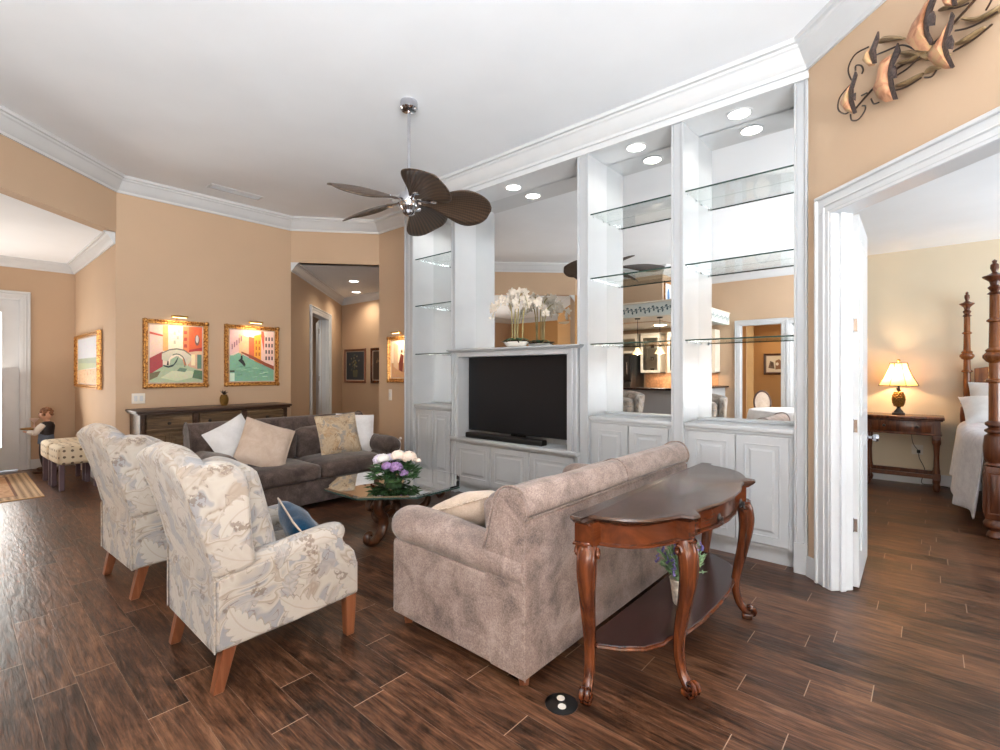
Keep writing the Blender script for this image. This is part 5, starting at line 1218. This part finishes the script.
def plate_bm(pts, o0, th, bulge=0.0):
    bm = B(); n = len(pts); cs = sum(p[0] for p in pts)/n; cz = sum(p[1] for p in pts)/n
    f = [bm.verts.new(fw(s, z, o0+th)) for s, z in pts]; k = [bm.verts.new(fw(s, z, o0)) for s, z in pts]
    i_ = [bm.verts.new(fw(cs+(s-cs)*0.55, cz+(z-cz)*0.55, o0+th+bulge)) for s, z in pts]; c = bm.verts.new(fw(cs, cz, o0+th+bulge*1.15))
    for q in range(n):
        r = (q+1) % n
        bm.faces.new((f[q], f[r], k[r], k[q])); bm.faces.new((f[q], i_[q], i_[r], f[r])); bm.faces.new((i_[q], c, i_[r]))
    bm.faces.new(k); return bm
for i, (body, edge, tail) in enumerate(FISH):
    o = 0.05+0.012*i
    fb = obj('fish_body', plate_bm(body, o, 0.006, 0.02), M['fishorange'], art, world=True, smooth=60)
    obj('dark_band', plate_bm(edge, o+0.003, 0.010, 0.006), M['fishdark'], fb, world=True)
    if tail: obj('side_fin', plate_bm(tail, o+0.018, 0.006, 0.004), M['fishdark'], fb, world=True)
for w in WIRES:
    bm = B(); tube(bm, [fw(s, z, 0.03+0.01*math.sin(j)) for j, (s, z) in enumerate(w)], 0.0045, 6, k=5); obj('wire', bm, M['wire'], art, world=True)
for w in REEDS:
    bm = B(); pts = smooth_path([fw(s, z, 0.022) for s, z in w], 6); n = len(pts)
    tube(bm, pts, [0.007+0.020*math.sin(PI*(j+1)/(n+1)) for j in range(n)], 8, squash=(1, 0.45)); obj('reed', bm, M['reed'], art, world=True)
bm = B()
for s, z in ((0.62, 3.0), (0.93, 2.98), (0.85, 3.1)): tube(bm, [fw(s, z, -0.002), fw(s, z, 0.05)], 0.006, 6)
tube(bm, [fw(0.40, 2.93, 0.012), fw(0.62, 3.0, 0.012), fw(0.93, 3.0, 0.012), fw(1.3, 3.15, 0.012)], 0.006, 6, k=3); obj('mounting_rod', bm, M['wire'], art, world=True)

# ------------------------------------------------------------------ bedroom
bt = thing('bedroom_console', 'brown wooden two-drawer console with a low rail, under the pineapple lamp in the bedroom', 'console table', (-0.26, 7.7, 0))
xa, xb, ya, yb = -0.62, 0.09, 7.50, 7.90
bm = B(); box(bm, xa-0.035, xb+0.035, ya-0.035, yb, 0.825, 0.86, 0.010, 3); box(bm, xa-0.02, xb+0.02, ya-0.02, yb, 0.81, 0.826, 0.004, 1); obj('top', bm, M['mahog'], bt, world=True)
bm = B(); box(bm, xa, xb, ya+0.01, yb-0.01, 0.655, 0.812); box(bm, xa-0.012, xb+0.012, ya-0.004, yb-0.005, 0.645, 0.662, 0.003, 1); obj('apron', bm, M['mahog'], bt, world=True, smooth=0)
bm = B(); box(bm, xa+0.08, xb-0.08, ya-0.002, ya+0.012, 0.675, 0.80, 0.005, 2); d = obj('drawer', bm, M['mahog'], bt, world=True)
for x in (xa+0.2, xb-0.2): bm = B(); ball(bm, (x, ya-0.014, 0.738), 0.017, 2); obj('knob', bm, M['blackmetal'], d, world=True)
for x in (xa+0.035, xb-0.035):
    for y in (ya+0.035, yb-0.04):
        bm = B(); box(bm, x-0.035, x+0.035, y-0.035, y+0.035, 0.60, 0.655, 0.004, 1)
        lathe(bm, [(0.032, 0.60), (0.040, 0.585), (0.040, 0.555), (0.030, 0.53), (0.024, 0.40), (0.028, 0.24), (0.034, 0.215), (0.03, 0.2)], (x, y, 0), 16)
        box(bm, x-0.036, x+0.036, y-0.036, y+0.036, 0.13, 0.205, 0.004, 1); lathe(bm, [(0.02, 0.0), (0.032, 0.02), (0.038, 0.06), (0.025, 0.09), (0.034, 0.11), (0.034, 0.13)], (x, y, 0), 16); obj('leg', bm, M['beddark'], bt, world=True)
bm = B(); box(bm, xa+0.03, xb-0.03, ya+0.015, ya+0.055, 0.145, 0.19, 0.004, 1); box(bm, xa+0.03, xb-0.03, yb-0.06, yb-0.02, 0.145, 0.19, 0.004, 1); obj('lower_rail', bm, M['beddark'], bt, world=True)

lp = thing('table_lamp', 'lit pineapple-based table lamp with flared amber shade in the bedroom', 'lamp', (-0.29, 7.70, 0.86))
bm = B(); box(bm, -0.062, 0.062, -0.062, 0.062, 0, 0.025, 0.005, 2); lathe(bm, [(0.05, 0.025), (0.045, 0.04), (0.022, 0.07), (0.018, 0.085), (0.035, 0.11)], n=18); obj('base', bm, M['blackmetal'], lp)
bm = B(); pineapple_body(bm, 0.10, 0.060, 0.175); obj('pineapple_body', bm, metal('lamp_antique_gold', (150, 112, 60), 0.4), lp)
bm = B(); crownleaves(bm, 0.272, 12, 0.07, 0.012); lathe(bm, [(0.012, 0.27), (0.012, 0.40), (0.006, 0.40), (0.006, 0.62)], n=10); obj('stem', bm, M['blackmetal'], lp)
shm = Mat('lamp_shade_amber', lin(236, 190, 116), 0.7); shm.set('Transmission Weight', 0.0)
nt = shm.nt; tl = shm.node('ShaderNodeBsdfTranslucent'); tl.inputs[0].default_value = lin(255, 214, 150); ad = shm.node('ShaderNodeMixShader'); ad.inputs[0].default_value = 0.7
nt.links.new(shm.b.outputs[0], ad.inputs[1]); nt.links.new(tl.outputs[0], ad.inputs[2]); nt.links.new(ad.outputs[0], [n_ for n_ in nt.nodes if n_.type == 'OUTPUT_MATERIAL'][0].inputs[0])
bm = B(); n = 8; r0, r1, z0, z1 = 0.205, 0.088, 0.355, 0.63; rg = []
for k in range(7):
    t_ = k/6; r = r1+(r0-r1)*(1-t_)**1.45; z = z0+(z1-z0)*t_
    rg.append([bm.verts.new((r*math.cos(PI/8+i*PI/4), r*math.sin(PI/8+i*PI/4), z)) for i in range(n)])
for A, C in zip(rg, rg[1:]):
    for i in range(n): bm.faces.new((A[i], A[(i+1) % n], C[(i+1) % n], C[i]))
obj('lamp_shade', bm, shm, lp, smooth=0)
bm = B()
for i in range(n):
    a = PI/8+i*PI/4; tube(bm, [((r1+(r0-r1)*(1-t_/6)**1.45+0.001)*math.cos(a), (r1+(r0-r1)*(1-t_/6)**1.45+0.001)*math.sin(a), z0+(z1-z0)*t_/6) for t_ in range(7)], 0.004, 5)
for r, z in ((r0, z0), (r1, z1)):
    p = [(r*math.cos(PI/8+i*PI/4), r*math.sin(PI/8+i*PI/4), z) for i in range(9)]; tube(bm, p, 0.005, 5)
obj('shade_trim', bm, M['blackmetal'], lp)
bm = B(); lathe(bm, [(0.0, 0.62), (0.008, 0.62), (0.005, 0.64), (0.02, 0.655), (0.014, 0.675), (0, 0.68)], n=14); obj('finial', bm, M['brass'], lp)
bm = B(); ball(bm, (0, 0, 0.49), 0.03, 2); obj('bulb', bm, emit('lamp_bulb', (255, 206, 140), 12), lp)
point('table_lamp_glow', (-0.33, 7.665, 1.34), 11, (1, 0.66, 0.36), 0.03)
wo_ = thing('wall_outlet', 'white wall outlet with a black plug behind the bedroom console', 'outlet', (-0.12, 7.95, 0.42))
bm = B(); box(bm, -0.055, 0.055, -0.006, 0, -0.06, 0.06, 0.003, 1); obj('cover_plate', bm, M['ceramic'], wo_)
bm = B(); box(bm, -0.005, 0.03, -0.035, -0.006, -0.04, 0.0, 0.006, 2); obj('plug', bm, M['black'], wo_)
cd = B(); tube(cd, [(-0.105, 7.925, 0.40), (-0.10, 7.91, 0.32), (-0.05, 7.92, 0.18), (-0.08, 7.93, 0.02), (0.02, 7.93, 0.008), (0.16, 7.90, 0.006)], 0.004, 6, k=5); tube(cd, [(-0.108, 7.925, 0.41), (-0.16, 7.91, 0.5), (-0.18, 7.925, 0.66), (-0.19, 7.928, 0.79)], 0.0035, 6, k=5); o = obj('power_cord', cd, M['black']); tag(o, 'thin black cord running from the bedroom lamp past the outlet to the floor', 'cord')

bed = thing('four_poster_bed', 'carved wooden four-poster bed with turned posts and white bedding at the right edge', 'bed', (1.2, 6.7, 0))
def post(x, y, foot):
    bm = B(); 
    if foot:
        lathe(bm, [(0, 0), (0.035, 0), (0.052, 0.02), (0.045, 0.05), (0.03, 0.065), (0.045, 0.08), (0.068, 0.10), (0.072, 0.125), (0.06, 0.15), (0.055, 0.16)], (x, y, 0), 20)
        box(bm, x-0.062, x+0.062, y-0.062, y+0.062, 0.16, 0.60, 0.016, 2)
        for dx, dy, a in ((0, -0.062, 0), (-0.062, 0, -90), (0.062, 0, 90), (0, 0.062, 180)):
            T = Matrix.Translation((x+dx, y+dy, 0.38)) @ Matrix.Rotation(R(a), 4, 'Z'); rings(bm, 0.085, 0.34, [(0, -0.001), (0, 0.006), (0.012, 0.004), (0.022, 0.010)], T, back=False)
        z = 0.60
    else:
        box(bm, x-0.05, x+0.05, y-0.05, y+0.05, 0, 0.72, 0.010, 2); z = 0.72
    obj('post_block', bm, M['beddark'], bed, world=True)
    bm = B(); k = 0.066 if foot else 0.058
    lathe(bm, [(k*0.8, z), (k*0.95, z+0.01), (k*0.7, z+0.03), (k*1.0, z+0.07), (k*1.08, z+0.16), (k*0.95, z+0.25), (k*0.62, z+0.27), (k*0.95, z+0.285), (k*0.95, z+0.30), (k*0.55, z+0.32), (k*0.9, z+0.34), (k*0.9, z+0.36), (k*0.58, z+0.375)], (x, y, 0), 20)
    obj('carved_turning', bm, M['beddark'], bed, world=True)
    zs = z+0.375; top = 2.02; bm = B(); r = k*0.56; h = top-zs
    pr = [(r, zs), (r, zs+h*0.30), (r*1.5, zs+h*0.31), (r*1.5, zs+h*0.325), (r, zs+h*0.335), (r*0.95, zs+h*0.46), (r*1.4, zs+h*0.47), (r*2.0, zs+h*0.50), (r*2.0, zs+h*0.52), (r*1.4, zs+h*0.545), (r*1.6, zs+h*0.56), (r, zs+h*0.58), (r*0.9, zs+h*0.78), (r*1.35, zs+h*0.79), (r*1.35, zs+h*0.80), (r*0.88, zs+h*0.815), (r*0.85, top)]
    lathe(bm, pr, (x, y, 0), 18); obj('post', bm, M['bed'], bed, world=True)
    bm = B(); lathe(bm, [(r*0.85, top), (r*1.3, top+0.01), (r*0.7, top+0.03), (r*1.2, top+0.06), (r*0.7, top+0.08), (r*0.9, top+0.11), (r*2.0, top+0.145), (r*2.05, top+0.155), (r*1.0, top+0.17), (r*0.4, top+0.185), (r*0.75, top+0.22), (r*0.7, top+0.25), (r*0.35, top+0.262), (r*0.45, top+0.28), (0, top+0.295)], (x, y, 0), 18)
    obj('finial', bm, M['beddark'], bed, world=True)
XB0, XB1, YF, YH = 0.40, 2.05, 5.74, 7.83
for x in (XB0, XB1): post(x, YF, True); post(x-(0.08 if x < 1 else -0.08), YH, False)
bm = B(); hb = [(XB0-0.02, 0.3), (XB0-0.02, 1.42), (XB0+0.2, 1.46), (XB0+0.45, 1.50), (1.0, 1.66), (1.225, 1.72), (1.45, 1.66), (XB1-0.45, 1.50), (XB1-0.2, 1.46), (XB1+0.02, 1.42), (XB1+0.02, 0.3)]
prism(bm, hb, 7.80, 7.85, 'y'); 
for k in range(4):
    w = (XB1-XB0)/4; T = Matrix.Translation((XB0+w*(k+0.5), 7.80, 1.08)); rings(bm, w-0.09, 0.56, [(0, -0.001), (0, 0.018), (0.03, 0.018), (0.045, 0.004), (0.07, 0.004), (0.09, 0.012)], T, back=False)
obj('headboard', bm, M['bed'], bed, world=True, smooth=0)
bm = B(); box(bm, XB0-0.02, XB0+0.02, YF, YH, 0.28, 0.48, 0.006, 1); box(bm, XB1-0.02, XB1+0.02, YF, YH, 0.28, 0.48, 0.006, 1); box(bm, XB0, XB1, YF-0.02, YF+0.02, 0.28, 0.52, 0.006, 1); obj('side_rail', bm, M['beddark'], bed, world=True)
bm = B(); rbox(bm, XB0+0.04, XB1-0.04, YF+0.05, YH-0.05, 0.40, 0.78, 0.07, 0.03); obj('mattress', bm, M['whitefab'], bed, world=True, smooth=60)
# draped white cover over the near side
sp = B(); nu, nv = 40, 46; g = []
for i in range(nu+1):
    row = []; t_ = i/nu; y = YF+0.09+t_*(YH-0.42-YF-0.09)
    for j in range(nv+1):
        s = j/nv
        bot = 0.09+0.16*t_+0.04*math.sin(t_*9+0.6)
        k_ = min(1, t_/0.3); k_ = k_*k_*(3-2*k_); xs = 0.335-0.115*k_
        if s < 0.45: x = 1.9-(1.9-(xs+0.09))*(s/0.45); z = 0.84+0.02*math.sin(t_*11)*(s/0.45)
        elif s < 0.55: a = (s-0.45)/0.10*PI/2; x = xs+0.09-0.09*math.sin(a); z = 0.74+0.10*math.cos(a)
        else: q = (s-0.55)/0.45; z = 0.74-q*(0.74-bot); x = xs-q*(0.02+0.045*(0.5+0.5*math.sin(t_*21+q*1.2)))
        z += 0.006*math.sin(9*t_*2+s*20); row.append(sp.verts.new((x, y, z)))
    g.append(row)
for i in range(nu):
    for j in range(nv): sp.faces.new((g[i][j], g[i+1][j], g[i+1][j+1], g[i][j+1]))
o = obj('bedspread', sp, M['bedfab'], None, smooth=70); so = o.modifiers.new('solid', 'SOLIDIFY'); so.thickness = 0.012; tag(o, 'white quilted bedspread draped over the near side of the four-poster bed', 'bedspread')
def bp(lab, c, w, h, tt, rot):
    o = obj('bed_pillow', pillow_bm(w, h, tt, n=14), M['whitefab'], None, smooth=70); o.location = c; o.rotation_euler = rot; tag(o, lab, 'pillow')
bp('white bed pillow leaning on the headboard, nearest the left post', (0.66, 7.55, 1.05), 0.68, 0.48, 0.2, (R(65), 0, 0)); bp('ruffled white bed pillow lying in front of the leaning pillow', (0.58, 7.30, 0.97), 0.66, 0.44, 0.20, (R(38), 0, R(8)))
bp('white bed pillow on the far side of the headboard', (1.65, 7.55, 1.05), 0.68, 0.48, 0.2, (R(65), 0, 0))

# ------------------------------------------------------------------ kitchen and dining, visible in the mirrors
M['kwhite'] = plain('cream_kitchen_paint', (226, 218, 202), 0.4, var=0.02)
def stencil():
    m = Mat('leaf_stencil_band', lin(214, 222, 218), 0.6); uv = m.coord('Object'); x, y, z = m.sep(uv)
    q = x+y
    vine = (z-0.125-(q*24.0).sin()*0.022).abs().lt(0.006)
    a = ((q*11.5).fract()-0.5)*0.087; b = z-0.125-(q*24.0).sin()*0.022
    leaf = ((a*a)*700.0+(b-0.028)*(b-0.028)*1800.0).lt(0.5).op('MAXIMUM', ((a-0.018)*(a-0.018)*1600.0+(b+0.035)*(b+0.035)*700.0).lt(0.5))
    m.set('Base Color', m.mix(vine.op('MAXIMUM', leaf), lin(216, 224, 220), lin(66, 92, 100))); return m
fs = stencil()
bm = B(); box(bm, -5.55, -3.42, -0.6, -0.45, 2.45, 2.70); box(bm, -3.57, -3.42, -3.35, -0.45, 2.45, 2.70); 
for v_ in bm.verts: v_.co.z -= 2.45
o = struct('trim_kitchen_soffit', bm, fs, smooth=0); o.location = (0, 0, 2.45)
bm = B(); box(bm, -5.56, -3.40, -0.62, -0.42, 2.695, 2.725, 0.004, 1); box(bm, -3.59, -3.40, -3.35, -0.42, 2.695, 2.725, 0.004, 1); struct('trim_kitchen_ledge', bm, M['kwhite'], smooth=0)
bm = B(); box(bm, -6.2, -3.58, -3.34, -0.61, 2.46, 2.49); struct('ceiling_kitchen', bm, M['kwhite'], smooth=0)
area('kitchen_fill', (-4.6, -2.3, 2.44), (0, 0, 0), 0.2, 0.2, 30, (1, 0.86, 0.68))  # added warm fill under the kitchen ceiling, without a fixture
area('under_cabinet_lamp', (-4.4, -3.1, 1.34), (0, 0, 0), 1.6, 0.1, 8, (1, 0.74, 0.5))
def pendant(label, x, y):
    t = thing('pendant_light', label, 'pendant light', (x, y, 2.46))
    bm = B(); lathe(bm, [(0, 0), (0.06, 0), (0.05, -0.025), (0, -0.03)], n=18); obj('canopy', bm, M['blackmetal'], t)
    bm = B(); lathe(bm, [(0.006, -0.02), (0.006, -0.55)], n=8); lathe(bm, [(0, -0.55), (0.02, -0.55), (0.024, -0.60), (0, -0.60)], n=12); obj('rod', bm, M['blackmetal'], t)
    bm = B(); rr = [(0.022, -0.59), (0.04, -0.62), (0.07, -0.67), (0.10, -0.72), (0.096, -0.72), (0.066, -0.672), (0.036, -0.622), (0.018, -0.592)]; rr.append(rr[0]); lathe(bm, rr, n=20)
    obj('glass_shade', bm, emit('glowing_amber_glass', (255, 214, 150), 1.6), t)
    point('pendant_lamp', (x, y, 2.46-0.70), 5, (1, 0.8, 0.55), 0.03)
pendant('left glass-shaded pendant light over the kitchen bar, seen in the mirror', -4.42, -0.80); pendant('right glass-shaded pendant light over the kitchen bar, seen in the mirror', -3.98, -0.86)
bar = thing('kitchen_bar', 'white kitchen bar with dark raised countertop, seen in the mirror', 'kitchen counter', (-4.3, -0.7, 0))
bm = B(); box(bm, -5.5, -3.50, -0.80, -0.65, 0, 1.03); box(bm, -3.65, -3.50, -3.32, -0.65, 0, 1.03); obj('base', bm, M['cab'], bar, world=True, smooth=0)
bm = B(); box(bm, -5.55, -3.42, -0.88, -0.55, 1.03, 1.07, 0.01, 2); box(bm, -3.76, -3.42, -3.33, -0.55, 1.03, 1.07, 0.01, 2); obj('countertop', bm, M['darkwood'], bar, world=True)
kc = thing('kitchen_base_cabinet', 'long base cabinet with black countertop along the kitchen back wall', 'cabinet', (-4.4, -3.1, 0))
bm = B(); box(bm, -5.42, -3.80, -3.34, -2.76, 0.0, 0.88); obj('body', bm, M['kwhite'], kc, world=True, smooth=0)
bm = B(); box(bm, -5.42, -3.78, -3.34, -2.73, 0.88, 0.92, 0.008, 2); obj('countertop', bm, M['black'], kc, world=True)
bm = B(); box(bm, -5.42, -3.66, -3.348, -3.335, 0.92, 1.36); o = obj('backsplash', bm, plain('tan_tile_backsplash', (196, 146, 108), 0.4, var=0.12, sc=20)); o['kind'] = 'structure'; o.name = 'trim_backsplash'
for k, (a, b, lab) in enumerate(((-6.15, -5.48, 'cream upper cabinet with glass door above the refrigerator side'), (-5.40, -4.90, 'cream upper kitchen cabinet with glass door showing dishes'), (-4.72, -4.20, 'cream upper kitchen cabinet with glass door in the middle of the run'), (-4.10, -3.62, 'cream upper kitchen cabinet with glass door at the end of the run'))):
    t = thing('upper_cabinet', lab, 'cabinet', ((a+b)/2, -3.2, 1.36))
    z0 = 1.36 if k else 1.85
    bm = B(); box(bm, a, b, -3.34, -3.33, z0, 2.3); box(bm, a, a+0.02, -3.33, -3.02, z0, 2.3); box(bm, b-0.02, b, -3.33, -3.02, z0, 2.3); box(bm, a, b, -3.33, -3.02, z0, z0+0.02); box(bm, a, b, -3.33, -3.0, 2.28, 2.34, 0.006, 1); box(bm, a+0.02, b-0.02, -3.33, -3.05, 1.66 if k else 2.05, 1.67 if k else 2.06)
    if k: box(bm, a+0.02, b-0.02, -3.33, -3.05, 1.96, 1.97)
    obj('body', bm, M['kwhite'], t, world=True, smooth=0)
    bm = B(); f = 0.065
    for x0, x1, z_0, z_1 in ((a, a+f, z0, 2.28), (b-f, b, z0, 2.28), (a+f, b-f, z0, z0+f), (a+f, b-f, 2.28-f, 2.28)): box(bm, x0, x1, -3.02, -3.0, z_0, z_1, 0.003, 1)
    d = obj('door', bm, M['kwhite'], t, world=True, smooth=0)
    bm = B(); box(bm, a+f, b-f, -3.012, -3.008, z0+f, 2.28-f); obj('glass_pane', bm, M['pane'], d, world=True, smooth=0)
    if k:
        for zz in (1.67, 1.38, 1.97):
            for q in range(3):
                lab2 = 'small dish %s in the %s kitchen cabinet' % (('stack', 'cup', 'jar')[q], ('', 'first glass', 'middle glass', 'end glass')[k])
                bm = B(); hh = (0.05, 0.09, 0.12)[q]; lathe(bm, [(0, 0), (0.035, 0), (0.05, hh), (0.045, hh), (0.03, 0.01), (0, 0.01)], n=14)
                o = obj('dish', bm, M['ceramic'] if q != 1 else M['darkwood']); o.location = (a+0.11+q*0.12, -3.18, zz); tag(o, lab2+{1.67: ', middle shelf', 1.38: ', bottom shelf', 1.97: ', top shelf'}[zz], 'dish', 'dishes in the kitchen cabinets')
fr = thing('refrigerator', 'dark refrigerator at the left end of the kitchen, seen in the mirror', 'refrigerator', (-5.8, -3.0, 0))
bm = B(); box(bm, -6.15, -5.46, -3.33, -2.62, 0.02, 1.80, 0.01, 2); obj('body', bm, M['black'], fr, world=True)
for z0, z1 in ((0.05, 1.15), (1.17, 1.78)):
    bm = B(); box(bm, -6.14, -5.47, -2.62, -2.57, z0, z1, 0.012, 2); d = obj('door', bm, M['black'], fr, world=True)
    bm = B(); tube(bm, [(-5.53, -2.57, z0+0.15), (-5.53, -2.53, z0+0.17), (-5.53, -2.53, z1-0.17), (-5.53, -2.57, z1-0.15)], 0.01, 8); obj('handle', bm, M['chrome'], d, world=True)

dt = thing('dining_table', 'round dining table seen in the right-hand mirror', 'dining table', (-1.7, -0.82, 0))
bm = B(); lathe(bm, [(0, 0.73), (0.62, 0.73), (0.63, 0.74), (0.63, 0.75), (0, 0.752)], n=40); obj('top', bm, M['mahogtop'], dt)
bm = B(); lathe(bm, [(0.24, 0), (0.24, 0.04), (0.07, 0.09), (0.05, 0.3), (0.09, 0.45), (0.06, 0.6), (0.12, 0.72)], n=24); obj('pedestal', bm, M['mahog'], dt)
tc = B(); n = 72; rr = [(0.0, 0.757), (0.3, 0.758), (0.60, 0.758), (0.645, 0.745), (0.665, 0.60), (0.69, 0.42)]; rg = []
for r, z in rr:
    if r == 0: rg.append([tc.verts.new((0, 0, z))]); continue
    k = 0.028*max(0, (0.76-z)/0.34); rg.append([tc.verts.new(((r+k*math.sin(9*2*PI*i/n))*math.cos(2*PI*i/n), (r+k*math.sin(9*2*PI*i/n))*math.sin(2*PI*i/n), z)) for i in range(n)])
for A, C in zip(rg, rg[1:]):
    for i in range(n):
        j = (i+1) % n; tc.faces.new((A[0], C[j], C[i]) if len(A) == 1 else (A[i], A[j], C[j], C[i]))
o = obj('tablecloth', tc, M['whitefab'], None, smooth=70); o.location = (-1.7, -0.82, 0); tag(o, 'white tablecloth over the round dining table seen in the right-hand mirror', 'tablecloth')
def dchair(label, x, y, rz):
    t = thing('dining_chair', label, 'chair', (x, y, 0), rz)
    bm = B(); rbox(bm, -0.23, 0.23, -0.22, 0.22, 0.42, 0.49, 0.03, 0.012); obj('seat', bm, M['creamfab'], t, smooth=60)
    for sx_ in (-1, 1):
        for sy_ in (-1, 1):
            bm = B(); tube(bm, [(sx_*0.19, sy_*0.18, 0.43), (sx_*0.205, sy_*0.20, 0.25), (sx_*0.20, sy_*0.21, 0)], [0.024, 0.018, 0.015], 8, k=3); obj('leg', bm, M['kwhite'], t)
    bm = B(); tube(bm, [(0.15*math.cos(a), -0.22-0.06*(0.78+0.22*math.sin(a)-0.5), 0.80+0.22*math.sin(a)) for a in [2*PI*k/24 for k in range(25)]], 0.017, 8)
    for s in (-1, 1): tube(bm, [(s*0.16, -0.20, 0.44), (s*0.13, -0.22, 0.55), (s*0.10, -0.225, 0.63)], 0.015, 8, k=3)
    obj('back_frame', bm, M['walnut'], t)
    bm = B(); lathe(bm, [(0, -0.008), (0.135, -0.006), (0.135, 0.006), (0, 0.014)], (0, 0, 0), 24, Matrix.Translation((0, -0.235, 0.80)) @ Matrix.Rotation(R(-86), 4, 'X') @ Matrix.Diagonal((1, 1.48, 1, 1))); obj('back_pad', bm, M['creamfab'], t, smooth=60)
dchair('oval-backed dining chair beyond the round table near the ochre hallway', -2.24, -1.60, R(-36)); dchair('oval-backed dining chair on the near side of the round table', -0.93, -0.22, R(128))
al = [(R4(0, 0, 1, 1), (226, 214, 190)), ([(0.1, 0.2), (0.5, 0.15), (0.5, 0.7), (0.3, 0.8), (0.1, 0.6)], (150, 110, 80)), ([(0.55, 0.2), (0.9, 0.25), (0.8, 0.7), (0.6, 0.6)], (120, 100, 84)), (ell(0.4, 0.5, 0.08, 0.1), (236, 226, 206)), (ell(0.7, 0.5, 0.07, 0.12), (90, 74, 60))]
picture('small matted print on the ochre hallway wall, seen in the right-hand mirror', (-2.75, -4.595, 1.57), PI, 0.50, 0.50, 0.05, al, (226, 214, 190), 'walnut', False, dep=0.03)
picture('blue-toned print in a pale frame high above the kitchen ledge, seen in the mirror', (-4.195, -1.78, 3.02), R(90), 0.42, 0.56, 0.04, [(ell(0.5, 0.5, 0.2, 0.3), (80, 130, 180)), ([(0.4, 0.1), (0.55, 0.1), (0.5, 0.9)], (60, 100, 150))], (224, 232, 238), 'gold', False, dep=0.03)
spot('alcove_fill', (-2.7, -4.0, 2.55), 20, (1, 0.82, 0.6), 150)  # warm light added to the ochre hallway; no lamp is modelled there

# ------------------------------------------------------------------ repeats of one kind share a group
GR = {'glass_shelf': 'glass shelves in the wall unit', 'recessed_light': 'recessed lights', 'base_cabinet': 'base cabinets of the wall unit', 'upper_cabinet': 'kitchen upper cabinets',
      'wing_armchair': 'leaf-patterned wing armchairs', 'throw_pillow': 'cushions on the seats', 'upholstered_stool': 'dotted stools', 'pendant_light': 'kitchen pendant lights',
      'dining_chair': 'dining chairs', 'bed_pillow': 'bed pillows', 'picture_light': 'brass picture lights', 'sofa': 'sofas', 'framed_painting': 'framed pictures', 'switch_plate': 'switch plates'}
for o in S.objects:
    k = o.name.split('.')[0]
    if o.parent is None and k in GR and not o.get('group'): o['group'] = GR[k]
